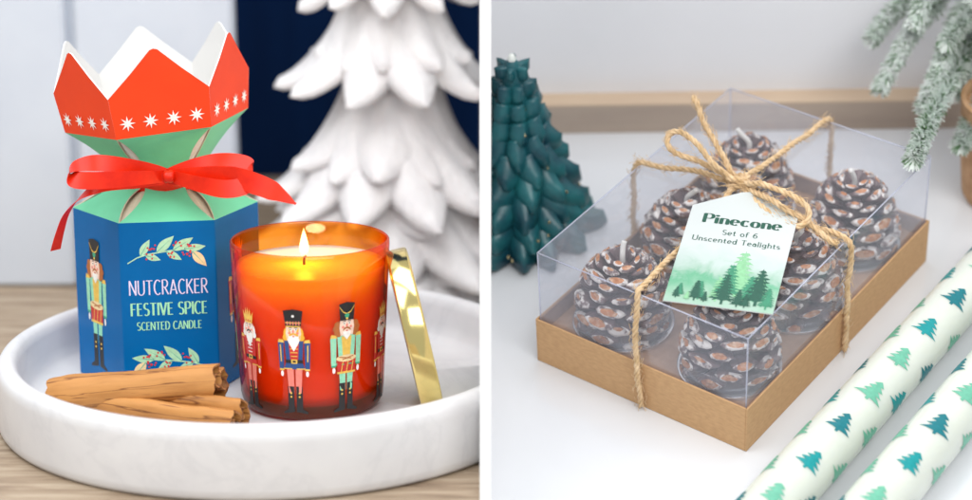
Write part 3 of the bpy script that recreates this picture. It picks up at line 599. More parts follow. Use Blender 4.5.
# cinnamon sticks
def cinnamon(A, B, w, h, roll, seed, label):
    A = Vector(A); B = Vector(B); L = (B-A).length; R = random.Random(seed)
    d = (B-A).normalized(); side = d.cross(Vector((0, 0, 1))).normalized(); upv = side.cross(d)
    M = Matrix.Identity(4)
    for i, c_ in enumerate((d, -side, upv)):
        for j in range(3): M[j][i] = c_[j]
    M.translation = A
    root = empty('cinnamon_stick', M); tag(root, label, 'cinnamon stick')
    sec = []                                             # one bark sheet rolled in from both sides
    for i in range(30):
        q = i/29; a = rad(90-80-q*0)+0; ang = rad(100)+rad(520)*(1-q); r = .10+.36*q
        sec.append((-w*.22+r*w*.62*math.cos(ang), h*.0+r*h*1.02*math.sin(ang)))
    left = sec[:]; right = [(-x, y) for x, y in left][::-1]
    bot = []
    base = left+[(-.0, h*.02+.46*h*1.02*1.0)] if False else left
    # join the outer turns underneath
    s_end = left[-1]; e_st = right[0]
    full = left+[((s_end[0]*(1-t)+e_st[0]*t), s_end[1]*(1-t)+e_st[1]*t-.0) for t in (.33, .66)]+right
    full = [(x, -y) for x, y in full]
    cr_, sr_ = math.cos(roll), math.sin(roll); full = [(x*cr_-y*sr_, x*sr_+y*cr_) for x, y in full]
    K = len(full); NS = 46; th = .075; vs = []; fs = []
    off = R.uniform(0, 50)
    for i in range(NS+1):
        x = L*i/NS; t = i/NS
        sc = 1+.05*mnoise.noise(Vector((x*.5, off, 0)))-.10*max(0, (.12-t)/.12)
        for k in range(K):
            a = full[max(k-1, 0)]; b_ = full[min(k+1, K-1)]; tx, ty = b_[0]-a[0], b_[1]-a[1]; l = math.hypot(tx, ty) or 1
            nz = .05*mnoise.noise(Vector((x*.7, full[k][0]*2.2+off, full[k][1]*2.2)))+.022*mnoise.noise(Vector((x*3, full[k][0]*7+off, full[k][1]*7)))
            px_, pz_ = full[k][0]*sc+(-ty/l)*nz, full[k][1]*sc+(tx/l)*nz
            xx = x+(.22*mnoise.noise(Vector((full[k][0]*3, full[k][1]*3, off+9*round(t)))) if i in (0, NS) else 0)
            vs.append((xx, px_-ty/l*th/2, pz_+tx/l*th/2)); vs.append((xx, px_+ty/l*th/2, pz_-tx/l*th/2))
    st = 2*K; m_ = MB(); f1 = []; f2 = []
    for i in range(NS):
        for k in range(K-1):
            a = i*st+2*k; f1.append((a, a+2, a+2+st, a+st)); f1.append((a+1, a+1+st, a+3+st, a+3))
        f2.append((i*st, (i+1)*st, (i+1)*st+1, i*st+1)); f2.append((i*st+st-2, i*st+st-1, (i+1)*st+st-1, (i+1)*st+st-2))
    for k in range(K-1):
        a = 2*k; f2.append((a, a+1, a+3, a+2)); b_ = NS*st+2*k; f2.append((b_, b_+2, b_+3, b_+1))
    m_.add(vs, f1, 'cinnamon'); cq = m_.mi('cinnamon_core')
    for qi, f in enumerate(f1):
        kk = (qi % (2*(K-1)))//2
        if kk < 13 or kk > K-15: m_.m[qi] = cq
    q = m_.mi('cinnamon_core'); m_.f += [list(f) for f in f2]; m_.m += [q]*len(f2)
    m_.build('bark_roll', root, smooth=True, auto=55)
    m_ = MB()                                            # short dark splits in the bark
    for _ in range(14):
        a = R.uniform(0, 2*PI); x0 = R.uniform(.5, L-1.5); ln = R.uniform(.4, 1.7)
        pp = []
        for q in range(7):
            aa = a+.10*mnoise.noise(Vector((q*.8, off, a*9))); pp.append((x0+ln*q/6, math.cos(aa)*w*.0+math.cos(aa)*w*.525, math.sin(aa)*h*.50))
        m_.tube(pp, lambda t: .042*math.sin(PI*min(.98, max(.02, t))), 'crack', 5)
    return root
cinnamon(Pz(54, 393, 1.85), Pz(221, 380, 2.75), 1.80, 1.62, rad(-25), 3, 'upper cinnamon stick lying across the other in front of the blue box')
cinnamon(Pz(100, 399, 1.7), Pz(240, 417, 1.72), 1.55, 1.42, rad(20), 8, 'lower cinnamon stick lying flat on the marble tray beneath the other one')

# trees made of drooping bough layers
def bough(mb, ang, r0, z0, R, z1, w, th, m, seed, tipup=.3, n=12, cs=10, ridge=.25, point=0):
    rg = random.Random(seed); d = Vector((math.cos(ang), math.sin(ang), 0)); t_ = Vector((-math.sin(ang), math.cos(ang), 0)); vs = []; fs = []
    bend = rg.uniform(-.12, .12)
    for i in range(n+1):
        t = i/n; r = r0+(R-r0)*(t**1.15); z = z0-(z0-z1)*(1-(1-t)**1.45)+tipup*max(0, t-.75)**2*16*.25
        ww = w*(.42+.58*math.sin(PI*min(1, t*.92+.05))**.8 if t < .55 else math.cos(min(1, (t-.55)/.45)*PI/2)**.85)*(.6+.4*min(1, t*2.2))
        if point: ww = w*(.75+.25*min(1, t/.35) if t < .35 else max(.10, 1-((t-.35)/.65)**1.5))
        ww = max(ww, .02); hh = max(th*(1-.35*t)*(1 if t < .9 else math.sqrt(max(.02, (1-t)/.1))), .02)
        slope = math.atan2((z0-z1)*1.45*(1-t)**.45, (R-r0)*1.15*max(t, .05)**.15); nrm = d*math.sin(slope)+Vector((0, 0, math.cos(slope)))
        c0 = d*r+t_*(bend*r*t)+Vector((0, 0, z))
        for k in range(cs):
            a = 2*PI*k/cs; x = math.cos(a)*ww/2; y = math.sin(a)*hh*(1 if math.sin(a) > 0 else .5)
            y += ridge*hh*max(0, math.sin(a))*(abs(math.cos(a*1.5))-.4)-abs(x)*.35
            vs.append(c0+t_*x+nrm*y)
    for i in range(n):
        for k in range(cs): fs.append((i*cs+k, i*cs+(k+1) % cs, (i+1)*cs+(k+1) % cs, (i+1)*cs+k))
    fs += [tuple(range(cs-1, -1, -1)), tuple(n*cs+k for k in range(cs))]
    mb.add(vs, fs, m)
tw = PY(393, 200, 106); tb = Vector((tw.x, 106, 0))
tree = empty('snowy_tree', T(tb)); tag(tree, 'blurred white ceramic fir tree with drooping layered boughs in front of the navy backdrop', 'tree ornament')
rg = random.Random(11)
tiers = [(.1, 8.9, 4.2, 13), (1.7, 8.1, 8.2, 12), (4.6, 6.95, 10.4, 11), (10.4, 5.75, 15.2, 10), (14.8, 4.5, 19.0, 9), (18.2, 3.4, 21.8, 8), (21.3, 2.3, 24.6, 7), (24.0, 1.3, 26.6, 6)]
for zt, R_, za, nb in tiers:
    mb = MB()
    for i in range(nb):
        a = 2*PI*i/nb+PI+(.0 if zt in (.25, 10.4) else .12)+rg.uniform(-.06, .06)
        bough(mb, a, .9+.10*R_, za+.4, R_*rg.uniform(.95, 1.05), zt+rg.uniform(-.3, .3), R_*.60, .62, 'snow_ceramic', rg.randint(0, 999), tipup=.9, ridge=.8, point=.8)
        a += PI/nb; q = rg.uniform(.66, .8)
        bough(mb, a, .9+.14*R_, za+.5, R_*q, zt+(za-zt)*.36+rg.uniform(-.3, .3), R_*.55, .6, 'snow_ceramic', rg.randint(0, 999), tipup=.7, ridge=.8, point=.8)
    o = mb.build('bough_layer', tree, smooth=True, subd=0); clip(o, -1)
mb = MB(); mb.lathe([(0, .02), (1.6, .02), (1.7, .5), (1.5, 4), (1.2, 12), (.8, 20), (.4, 26), (.0, 28.5)], 'snow_ceramic', 32); mb.build('trunk', tree, smooth=True)

# ================================================================== RIGHT SET (its own table, wall and things, standing square to each other)
RG = TR @ RZ(YAW)                                     # x across the view, y away from it
gI = RG.inverted()
def G2(p): return (gI @ (TR @ Vector(p)))             # set frame -> view-aligned frame of the same set
l0 = G2((14.45, 20.67, 0)); l1 = G2((24.33, 6.14, 0)); ld = (l1-l0).normalized(); la = math.atan2(ld.y, ld.x)
mb = MB(); mb.box(-45, 70, -26, 60, -1.2, 0, 'table_gloss'); o = mb.build('white_tabletop', M=RG); clip(o, 1); struct(o)
LMt = RG @ T(l0) @ RZ(la)
mb = MB(); mb.box(-40, 70, 1.1, 2.6, .01, 48, 'wall_white'); o = mb.build('white_wall', M=LMt); clip(o, 1); struct(o)
mb = MB(); mb.box(-40, 70, .0, 1.095, .01, 1.62, 'wood_ledge'); mb.box(-40, 70, -.02, 1.096, 1.622, 1.70, 'wood_ledge_lit')
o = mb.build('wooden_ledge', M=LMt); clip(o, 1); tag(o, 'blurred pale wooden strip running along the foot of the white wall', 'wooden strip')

# kraft tray
BL, BWd, HT, HL = 15.42, 10.56, 2.30, 5.79
kt = empty('kraft_tray', TR); tag(kt, 'open brown kraft card tray holding the six pinecone candles', 'tray')
def part(name, parent, *boxes, m='kraft', bev=.0003):
    mb = MB()
    for b_ in boxes: mb.box(*b_[:6], b_[6] if len(b_) > 6 else m)
    o = mb.build(name, parent)
    if bev: md = o.modifiers.new('b', 'BEVEL'); md.width = bev; md.segments = 2
    return o
w_ = .13; FZ = 1.45
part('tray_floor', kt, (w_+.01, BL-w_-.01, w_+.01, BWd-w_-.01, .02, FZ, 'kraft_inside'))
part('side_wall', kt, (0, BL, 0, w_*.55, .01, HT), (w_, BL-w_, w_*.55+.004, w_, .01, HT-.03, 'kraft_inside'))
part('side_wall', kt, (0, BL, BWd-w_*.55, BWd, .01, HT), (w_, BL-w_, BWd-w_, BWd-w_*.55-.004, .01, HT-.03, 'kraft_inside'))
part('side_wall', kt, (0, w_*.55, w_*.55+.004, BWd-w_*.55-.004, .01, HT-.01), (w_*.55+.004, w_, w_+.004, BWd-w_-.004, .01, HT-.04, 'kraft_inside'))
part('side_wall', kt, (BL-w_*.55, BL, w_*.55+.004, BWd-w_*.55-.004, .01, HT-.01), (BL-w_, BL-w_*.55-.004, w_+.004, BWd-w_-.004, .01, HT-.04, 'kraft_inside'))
# clear cover
cl = empty('clear_cover', TR); tag(cl, 'clear folded plastic cover fitted into the brown kraft tray', 'box cover')
e = w_+.03; t_ = .03; x0, x1, y0, y1 = e, BL-e, e, BWd-e
def sheet(name, P, folds, curve=0):
    mb = MB(); P = [Vector(p) for p in P]; n_ = (P[1]-P[0]).cross(P[3]-P[0]).normalized(); NU = 10; vs = []; fs = []
    for j in range(NU+1):
        for i in range(NU+1):
            u, v = i/NU, j/NU; p = (P[0]*(1-u)+P[1]*u)*(1-v)+(P[3]*(1-u)+P[2]*u)*v
            p = p+n_*curve*(16*u*(1-u)*v*(1-v)+.18*mnoise.noise(Vector((u*3, v*3, curve*90)))*min(1, 40*u*(1-u)*v*(1-v))); vs.append(p)
    for j in range(NU):
        for i in range(NU): a = j*(NU+1)+i; fs.append((a, a+1, a+NU+2, a+NU+1))
    mb.add(vs, fs, 'lid_plastic' if name == 'top_panel' else 'lid_side')
    for a, b_ in folds: mb.tube([Vector(a), (Vector(a)+Vector(b_))/2, Vector(b_)], .032, 'lid_fold', 6)
    return mb.build(name, cl, smooth=True, auto='keep')
zb_ = FZ+.03
c8 = lambda x, y, z: (x, y, z)
sheet('top_panel', [c8(x0, y0, HL), c8(x1, y0, HL), c8(x1, y1, HL), c8(x0, y1, HL)], [((x0, y0, HL), (x1, y0, HL)), ((x1, y0, HL), (x1, y1, HL)), ((x1, y1, HL), (x0, y1, HL)), ((x0, y1, HL), (x0, y0, HL))], .17)
sheet('side_panel', [c8(x0, y0, zb_), c8(x1, y0, zb_), c8(x1, y0, HL), c8(x0, y0, HL)], [((x0, y0, zb_), (x0, y0, HL))], .03)
sheet('side_panel', [c8(x0, y1, zb_), c8(x0, y0, zb_), c8(x0, y0, HL), c8(x0, y1, HL)], [((x0, y1, zb_), (x0, y1, HL))], .03)
sheet('side_panel', [c8(x1, y0, zb_), c8(x1, y1, zb_), c8(x1, y1, HL), c8(x1, y0, HL)], [((x1, y0, zb_), (x1, y0, HL))], .03)
sheet('side_panel', [c8(x1, y1, zb_), c8(x0, y1, zb_), c8(x0, y1, HL), c8(x1, y1, HL)], [((x1, y1, zb_), (x1, y1, HL))], .03)

# pinecone candles
def cone_mesh(seed, H=3.3, RM=1.86):
    R = random.Random(seed); mb = MB()
    rad_ = lambda t: RM*(.80+.62*t-.95*t*t-.35*t**6) if t < 1 else .1
    rad_ = lambda t: RM*max(.10, max(0, 1-((t-.16)/.90)**2)**.72)
    mb.lathe([(0, 0)]+[(rad_(t)*.56, H*t*.96) for t in (0, .1, .25, .4, .55, .7, .85, .95)]+[(0, H*.96)], 'cone_wax', 24)
    N = 62; ga = PI*(3-math.sqrt(5))
    for i in range(N):
        t = .03+.93*(i/(N-1))**.95; a = i*ga+R.uniform(-.08, .08); r = rad_(t); z = H*t
        sc = (.40+.50*math.sin(PI*min(1, .28+t*.72)))*R.uniform(.88, 1.12)*RM/1.86
        d = Vector((math.cos(a), math.sin(a), 0)); s_ = Vector((-math.sin(a), math.cos(a), 0)); el = rad(4+58*t**1.3); o = d*math.cos(el)+Vector((0, 0, math.sin(el))); u = s_.cross(o)*-1; u = u if u.z > 0 else -u
        c = d*r*.40+Vector((0, 0, z-.06)); ln = r*.56+.26*sc; o = (o+s_*R.uniform(-.12, .12)+u*R.uniform(-.1, .1)).normalized()
        W = .70*sc*R.uniform(.82, 1.14); TH_ = .25*sc*R.uniform(.8, 1.3); n = 10; drp = R.uniform(.0, .10)*sc
        def ring(l, w, h, dz=0): return [c+o*(l+.05*sc*R.uniform(-1, 1))+s_*(w*math.cos(2*PI*k/n)*R.uniform(.88, 1.12))+u*(h*math.sin(2*PI*k/n)*(.75 if math.sin(2*PI*k/n) > 0 else 1.25)*R.uniform(.9, 1.1)+dz) for k in range(n)]
        rings = [ring(0, W*.45, TH_*.6), ring(ln*.55, W*.85, TH_*.8), ring(ln*.88, W, TH_, -drp*.3), ring(ln*1.03, W*.84, TH_*.86, -drp*.5), ring(ln*1.10, W*.60, TH_*.66, .03*sc), ring(ln*1.05, W*.42, TH_*.42, .09*sc), ring(ln*1.10, W*.16, TH_*.16, .08*sc)]
        ms_ = ['cone_wax', 'cone_wax', 'cone_frost' if R.random() < .5 else 'cone_wax', 'cone_frost', 'cone_tip' if R.random() < .6 else 'cone_frost', 'cone_tip']
        for q in range(6):
            lo_ = rings[q]; hi_ = rings[q+1]; mb.add(lo_+hi_, [(k, (k+1) % n, n+(k+1) % n, n+k) for k in range(n)], ms_[q])
        mb.add(rings[6], [tuple(range(n))], 'cone_tip')
    return mb
protos = []
def tealight(seed, wbend):
    root = empty('pinecone_tealight', TR)
    cm = cone_mesh(seed); o = cm.build('pinecone_wax', root, smooth=True); o.location = (0, 0, .16*CM)
    bmx = bmesh.new(); bmx.from_mesh(o.data); bmesh.ops.remove_doubles(bmx, verts=bmx.verts, dist=1e-6); bmesh.ops.recalc_face_normals(bmx, faces=bmx.faces); bmx.to_mesh(o.data); bmx.free()
    mb = MB(); mb.lathe([(0, .0), (2.06, .0), (2.10, .05), (2.05, .10), (0, .10)], 'cup_metal', 64); mb.lathe([(2.08, .0), (2.19, .04), (2.19, .14), (2.08, .17), (2.02, .14), (2.02, .03)], 'cup_rim', 64, close=True)
    mb.lathe([(1.93, .1), (1.98, .5), (2.02, 1.0), (1.99, 1.02), (1.95, .5), (1.90, .1)], 'cup_clear', 64)
    cup = mb.build('cup', root, smooth=True, auto=60)
    mb = MB(); mb.tube(crom([(0, 0, 3.0), (.02, 0, 3.55), (wbend*.35, .05, 3.95), (wbend*.6, .12, 4.2)], 4), .12, 'wick_white', 8); mb.build('wick', root, smooth=True)
    return root
protos = [tealight(sd, wb) for sd, wb in ((5, .8), (9, -.7), (14, .5), (23, -.3), (31, .9), (47, -.9))]
spots = [((2.75, 2.55), 0, 0, 'pinecone tealight at the nearest corner of the tray below the tag'),
         ((7.85, 2.50), 1, 1.3, 'pinecone tealight in the middle of the right hand row, beside the candles on the table'),
         ((12.95, 2.55), 0, 2.5, 'pinecone tealight at the far right corner with its wick showing'),
         ((2.75, 7.90), 1, 3.9, 'pinecone tealight at the left corner of the tray, behind the vertical twine'),
         ((7.80, 7.95), 0, 4.4, 'pinecone tealight half hidden behind the left edge of the tag'),
         ((12.90, 7.95), 1, 5.3, 'pinecone tealight at the back corner behind the bow knot')]
used = set()
for k, ((x, y), _, rz, lab) in enumerate(spots):
    src_ = protos[k]
    if k in used:
        r = src_.copy(); C.objects.link(r)
        for ch in list(src_.children): c = ch.copy(); C.objects.link(c); c.parent = r
    else: r = src_; used.add(k)
    r.matrix_world = M4(TR @ T((x, y, FZ+.01)) @ RZ(rz)); r['label'] = lab; r['category'] = 'candle'; r['group'] = 'pinecone tealights in the kraft tray'

# twine
def rope(mb, P, r=.082, n=7, fuzz=16, seed=1, taper=None):
    Q = crom(P, n); L = [0]
    for a, b_ in zip(Q, Q[1:]): L.append(L[-1]+(b_-a).length)
    st = max(8, int(L[-1]/.085)); pts = []
    j = 0
    for i in range(st+1):
        s_ = L[-1]*i/st
        while j < len(L)-2 and L[j+1] < s_: j += 1
        f = (s_-L[j])/max(1e-6, L[j+1]-L[j]); pts.append(Q[j]*(1-f)+Q[j+1]*f+mnoise.noise_vector(Vector((s_*.9, seed*7, 0)))*.09*min(1, s_, L[-1]-s_))
    up0 = Vector((0, 0, 1)); R = random.Random(seed); N = len(pts)
    t = (pts[1]-pts[0]).normalized(); nr = (up0-t*up0.dot(t)); nr = nr.normalized() if nr.length > .1 else Vector((1, 0, 0)); fr = []
    for i in range(N):
        t = (pts[min(i+1, N-1)]-pts[max(i-1, 0)]).normalized(); nr = (nr-t*nr.dot(t)).normalized(); fr.append((pts[i], t, nr, t.cross(nr)))
    for ply in range(3):
        pp = []
        for i, (p, t, a, b_) in enumerate(fr):
            an = 2*PI*(L[-1]*i/st/.95)+ply*2*PI/3; k = r*(.80+.22*mnoise.noise(Vector((i*.16, ply*3, seed)))); pp.append(p+a*math.cos(an)*k+b_*math.sin(an)*k)
        mb.tube(pp, lambda q: r*.84*(1+.25*mnoise.noise(Vector((q*st*.2, ply*5, seed)))), 'jute', 7)
    for _ in range(int(L[-1]*fuzz)):
        p, t, a, b_ = fr[R.randint(0, N-1)]; an = R.uniform(0, 2*PI); d = a*math.cos(an)+b_*math.sin(an); ln = R.uniform(.15, .5); f = t*R.choice((-1, 1))
        mb.tube([p+d*r, p+d*(r+ln*.35)+f*ln*.4, p+d*(r+ln*.5)+f*ln*.9+Vector((0, 0, R.uniform(-.1, .1)))], .011, 'jute', 4, cap=False)
tb_ = empty('twine_bow', TR @ T((8.0, 5.3, HL))); tag(tb_, 'natural jute twine tied round the clear box and knotted in a bow above the tag', 'twine')
TI = T((-8.0, -5.3, -HL))
kn = Rz(738, 183, 6.75)
def strand(name, P, seed, **kw):
    mb = MB(); rope(mb, P, seed=seed, **kw); mb.v = [TI @ v for v in mb.v]; return mb.build(name, tb_, smooth=True)
zt = HL+.22; o_ = .24
strand('wrap_strand', [kn, (7.6, 3.6, 6.45), (7.75, 1.7, zt+.05), (7.75, .25, zt), (7.75, -.16, HL-.25), (7.75, -.12, 4.2), (7.72, -.16, HT), (7.70, -.20, 1.1), (7.7, -.18, .16)], 1)
strand('wrap_strand', [kn, (5.6, 5.5, 6.2), (3.2, 5.45, zt), (.5, 5.35, zt), (.03, 5.3, HL+.05), (-.15, 5.25, 4.2), (-.20, 5.2, HT), (-.20, 5.1, 1.0), (-.17, 5.05, .16)], 2)
strand('wrap_strand', [kn, (7.9, 7.4, 6.5), (7.8, 9.6, zt+.05), (7.7, 10.3, HL+.22), (7.7, 10.62, HL-.3), (7.7, 10.66, 4), (7.7, 10.72, HT), (7.7, 10.74, .2)], 3)
strand('wrap_strand', [kn, (10.2, 5.4, 6.4), (13.2, 5.3, zt+.1), (15.0, 5.25, HL+.25), (15.42, 5.25, HL-.2), (15.55, 5.25, 4), (15.6, 5.25, HT), (15.6, 5.25, .2)], 4)
strand('bow_loop', [kn, Rz(715, 164, 7.6), Rz(698, 146, 8.2), Rz(683, 132, 8.4), Rz(670, 134, 8.2), Rz(668, 146, 7.9), Rz(684, 157, 7.5), Rz(708, 166, 7.2), kn], 5)
strand('bow_loop', [kn, Rz(760, 184, 7.5), Rz(784, 191, 7.6), Rz(803, 202, 7.5), Rz(808, 217, 7.0), Rz(798, 226, 6.7), Rz(780, 219, 6.7), Rz(760, 205, 6.8), kn], 6)
strand('twine_tail', [kn, Rz(722, 156, 7.5), Rz(706, 126, 8.3), Rz(699, 108, 8.9), Rz(693, 96, 9.2)], 7, fuzz=30)
strand('twine_tail', [kn, Rz(770, 200, 7.2), Rz(800, 216, 6.9), Rz(815, 228, 6.6), Rz(829, 240, 6.2), Rz(838, 243, 6.25)], 8, fuzz=26)
strand('knot', [kn+V(-.3, .3, -.15), kn+V(-.25, -.3, .15), kn+V(.3, -.25, .2), kn+V(.35, .3, 0), kn+V(-.2, .35, .25), kn+V(-.1, -.3, .3), kn+V(.3, .0, .1)], 9, r=.10)

# tag
bl, br_ = Rz(664, 294.5, HL+.26), Rz(772, 320, HL+.26); tm = (Rz(695.5, 195, 6.8)+Rz(796, 227, 6.8))/2; bm_ = (bl+br_)/2
yv = (tm-bm_).normalized(); xv = (br_-bl); xv = (xv-yv*xv.dot(yv)).normalized(); zv = xv.cross(yv); TW = 4.45; TLn = (tm-bm_).length
Mt = Matrix.Identity(4)
for i, c_ in enumerate((xv, yv, zv)):
    for j in range(3): Mt[j][i] = c_[j]
Mt.translation = bm_
tg = empty('gift_tag', TR @ Mt); tag(tg, 'white pointed card tag reading Pinecone with painted green fir trees', 'tag')
h_ = TW/2
mb = MB(); ap = TLn+1.15
mb.plate([(-h_, 0, 0), (h_, 0, 0), (h_, TLn, 0), (.35, ap-.05, 0), (0, ap+.02, 0), (-.35, ap-.05, 0), (-h_, TLn, 0)], (0, 0, 1), .05, 'tag_paper', 'card_white', 'card_white'); card = mb.build('tag_card', tg)
plane = lambda u, v, lv: Vector((u, v, lv))
mb = MB(); n = 0
for s_, a, b_, y, hh, th, tn, sf in (('Pinecone', .14, .87, .835, .52, .32, .06, .07), ('Set of 6', .35, .68, .725, .28, .15, .08, .06), ('Unscented Tealights', .09, .91, .640, .28, .15, .08, .05)):
    for sh in text(s_, -h_+a*TW, -h_+b_*TW, y*TLn, hh, 'pine', th, tn, sf): print_on(mb, [sh], plane, base=.010+.0010*(n % 9)); n += 1
mb.build('lettering', card, auto='keep')
mb = MB(); R = random.Random(21); sh = []
for ink, x, y, hh in (('pinelight', .62, .12, 2.6), ('pinelight', .46, .05, 1.4), ('pinelight', .82, .08, 1.7), ('pinemid', .54, .10, 1.9), ('pinemid', .74, .06, 1.6), ('pine', .52, .03, 1.75), ('pine', .82, .05, 2.1), ('pinemid', .92, .03, 1.2),
                      ('pine', .66, .02, 1.0), ('pinemid', .12, .06, .75), ('pine', .10, .04, .65), ('pinemid', .30, .05, 1.05), ('pine', .27, .035, 1.15), ('pine', .36, .03, .6), ('pinelight', .20, .03, .5), ('pine', .73, .02, .8)):
    q = xf(fir2d(ink, R, 9, .33), hh, 0, 0); sh += [(i, [(min(h_-.03, max(-h_+.03, -h_+x*TW+a)), y*TLn*1.0+b_) for a, b_ in p]) for i, p in q]
print_on(mb, sh, plane, dz=.0012, base=.008); mb.build('printed_trees', card, auto='keep')

# dark green tree shaped candle
tp = Rz(521, 231, 0)
tcn = empty('tree_candle', TR @ T(tp)); tag(tcn, 'dark teal wax candle shaped like a fir tree with speckled leafy boughs', 'candle')
mb = MB(); rg = random.Random(5); HT_ = 9.6; NT = 10
for k in range(NT):
    t = k/(NT-1); R_ = 3.45*(1-t)**.95+.42; zt_ = .15+(HT_-1.4)*t; nb = max(5, int(13-7*t)); dz_ = 1.15*(1-.30*t)
    for i in range(nb):
        a = 2*PI*(i+.5*(k % 2))/nb+rg.uniform(-.06, .06)
        bough(mb, a, R_*.38, zt_+dz_, R_*rg.uniform(.93, 1.05), zt_+rg.uniform(-.08, .08), 2*PI*R_/nb*.92, .95*(1-.4*t), 'tree_wax', rg.randint(0, 999), tipup=.6, n=8, cs=8, ridge=.9, point=1)
bmb = mb
mb = MB(); mb.lathe([(0, .01), (2.4, .01), (2.4, .9), (1.75, 3), (.95, 6.0), (.45, 8.7), (.3, 9.3), (0, 9.6)], 'tree_wax', 32); o = mb.build('wax_core', tcn, smooth=True); clip(o, 1)
mb = MB(); mb.lathe([(0, 9.1), (.17, 9.15), (.19, 9.5), (.12, 9.7), (0, 9.75)], 'tree_wax_white', 16); mb.build('wick_tip', tcn, smooth=True)
mb = bmb
for _ in range(90):
    t = rg.random()**1.4*.9; a = rg.uniform(0, 2*PI); r = (3.7*(1-t)**.95+.35)*rg.uniform(.66, .86); z = (HT_-1.3)*t+.75*(1-.3*t); rr = rg.uniform(.05, .11)
    mb.lathe([(0, -rr), (rr, 0), (0, rr)], 'glitter', 6, M=T((r*math.cos(a), r*math.sin(a), z)))
o = mb.build('wax_boughs', tcn, smooth=True); clip(o, 1)

# printed taper candles
def taper(name, y, x0, x1, r0, r1, seed, label):
    root = empty(name, TR @ T((x0, y, r0+.01))); L = x1-x0; tag(root, label, 'candle', 'printed dinner candles')
    RR = lambda x: r0+(r1-r0)*x/L
    mb = MB(); M = Matrix.Rotation(PI/2, 4, 'Y'); prof = [(0, 0), (RR(0)-.12, 0), (RR(0), .12)]+[(RR(L*i/10), .12+(L-.8)*i/10) for i in range(1, 11)]+[(RR(L)*.7, L-.2), (0, L)]
    mb.lathe(prof, 'taper_wax', 64, M=M); c = mb.build('wax_body', root, smooth=True)
    mb = MB(); mb.tube([(L-.1, 0, 0), (L+.6, 0, .05), (L+1.0, .1, .1)], .09, 'wick_white'); mb.build('wick', root, smooth=True)
    mb = MB(); R = random.Random(seed); n = 0; x = .6
    row = 0
    def simple_fir(R):
        p = []
        for k in range(4):
            y0 = 1-k*.215; y1 = y0-.215; ww = (.20+.105*k)*R.uniform(.88, 1.1)
            p += [(ww*.75, y1+.11+R.uniform(-.015, .015)), (ww*1.02, y1+.055+R.uniform(-.01, .01)), (ww*.62, y1+.02), (ww*.40, y1-.0)]
        l = [(-x*R.uniform(.88, 1.12), y) for x, y in p]
        return [(0, 1.02)]+p+[(.06, .12), (.05, 0), (-.05, 0), (-.06, .12)]+l[::-1]
    for j in range(5):
        x = .5+1.0*j; q = j*2
        while x < L-2:
            a = 2*PI*j/5+.35+R.uniform(-.05, .05); ink = ('teal', 'sea', 'sea', 'tealmid')[q % 4]; q += 1; cx = x+R.uniform(-.06, .06)
            fn = lambda u, v, lv: Vector((cx+v, -(RR(cx)+lv)*math.sin(a+u/RR(cx)), (RR(cx)+lv)*math.cos(a+u/RR(cx))))
            print_on(mb, xf([(ink, simple_fir(R))], R.uniform(1.12, 1.26), 0, 0, rot=R.uniform(-.12, .12)), fn, strip=.12, base=.012)
            x += 2.45
    mb.build('printed_trees', root, auto='keep')
taper('dinner_candle', -3.12, -9.5, 17.5, 1.20, 1.08, 3, 'pale green candle printed with fir trees lying alongside the kraft box')
taper('dinner_candle', -6.40, -7.5, 19.5, 1.20, 1.08, 8, 'pale green candle printed with fir trees lying nearest the lower right corner')

# frosted fir in a pot, mostly beyond the right edge
def Pd(px, py, d): r = ray(px, py); return TRI @ (CAM+r*d)
pp = Rz(1003, 196, 0); rootM = TR @ T(pp); plant = empty('frosted_fir', rootM); tag(plant, 'frosted artificial fir with white dusted needles in a tan woven pot', 'plant')
mb = MB(); mb.lathe([(0, .01), (1.75, .01), (1.95, .4), (2.25, 3.2), (2.35, 5.2), (2.38, 5.5), (2.15, 5.5), (2.1, 5.0), (0, 4.9)], 'basket', 64); mb.build('pot', plant, smooth=True, auto=60)
PI_ = T(-pp)
top = pp+V(-1.0, -.6, 11.5)
mb = MB(); mb.tube([PI_ @ (pp+V(0, 0, 4.8)), PI_ @ (pp+V(.2, .1, 9)), PI_ @ top], .22, 'fir_stem'); mb.build('trunk', plant, smooth=True)
def twig(P, seed, nl=.85, dens=240):
    Q = [PI_ @ q for q in crom(P, 6)]; mb = MB(); mb.tube(Q, lambda t: .07*(1-.5*t), 'fir_stem', 6); R = random.Random(seed)
    L = sum((b_-a).length for a, b_ in zip(Q, Q[1:])); n = int(L*dens)
    for _ in range(n):
        f = R.random()**.9*(len(Q)-1.001); i = int(f); p = Q[i].lerp(Q[i+1], f-i); t = (Q[i+1]-Q[i]).normalized()
        a = t.orthogonal().normalized(); b_ = t.cross(a); an = R.uniform(0, 2*PI); d = a*math.cos(an)+b_*math.sin(an)
        ln = nl*R.uniform(.6, 1.1)*(1-.25*(f/len(Q))); v = (t*R.uniform(.5, 1.0)+d*R.uniform(.55, .9)).normalized(); w = v.cross(t).normalized()*.06
        e_ = p+v*ln; m_ = 'needle_frost' if R.random() < .84 else 'needle_green'
        x_ = v.cross(w).normalized()*.04
        mb.add([p+w, p-w, e_-w*.4, e_+w*.4, p+x_, e_+x_*.5], [(0, 1, 2, 3), (1, 0, 4), (3, 2, 5), (0, 3, 5, 4), (2, 1, 4, 5)], m_)
    return mb.build('branch', plant, auto='keep')
twig([top, Pd(978, 28, 99), Pd(958, 68, 96.5), Pd(932, 114, 93), Pd(914, 158, 90.5)], 1)
twig([top, Pd(968, 8, 97), Pd(950, 45, 96), Pd(936, 78, 95.5), Pd(925, 104, 95)], 2)
twig([top, Pd(955, -12, 98), Pd(930, 10, 97.5), Pd(906, 42, 97), Pd(882, 86, 96.5)], 3)
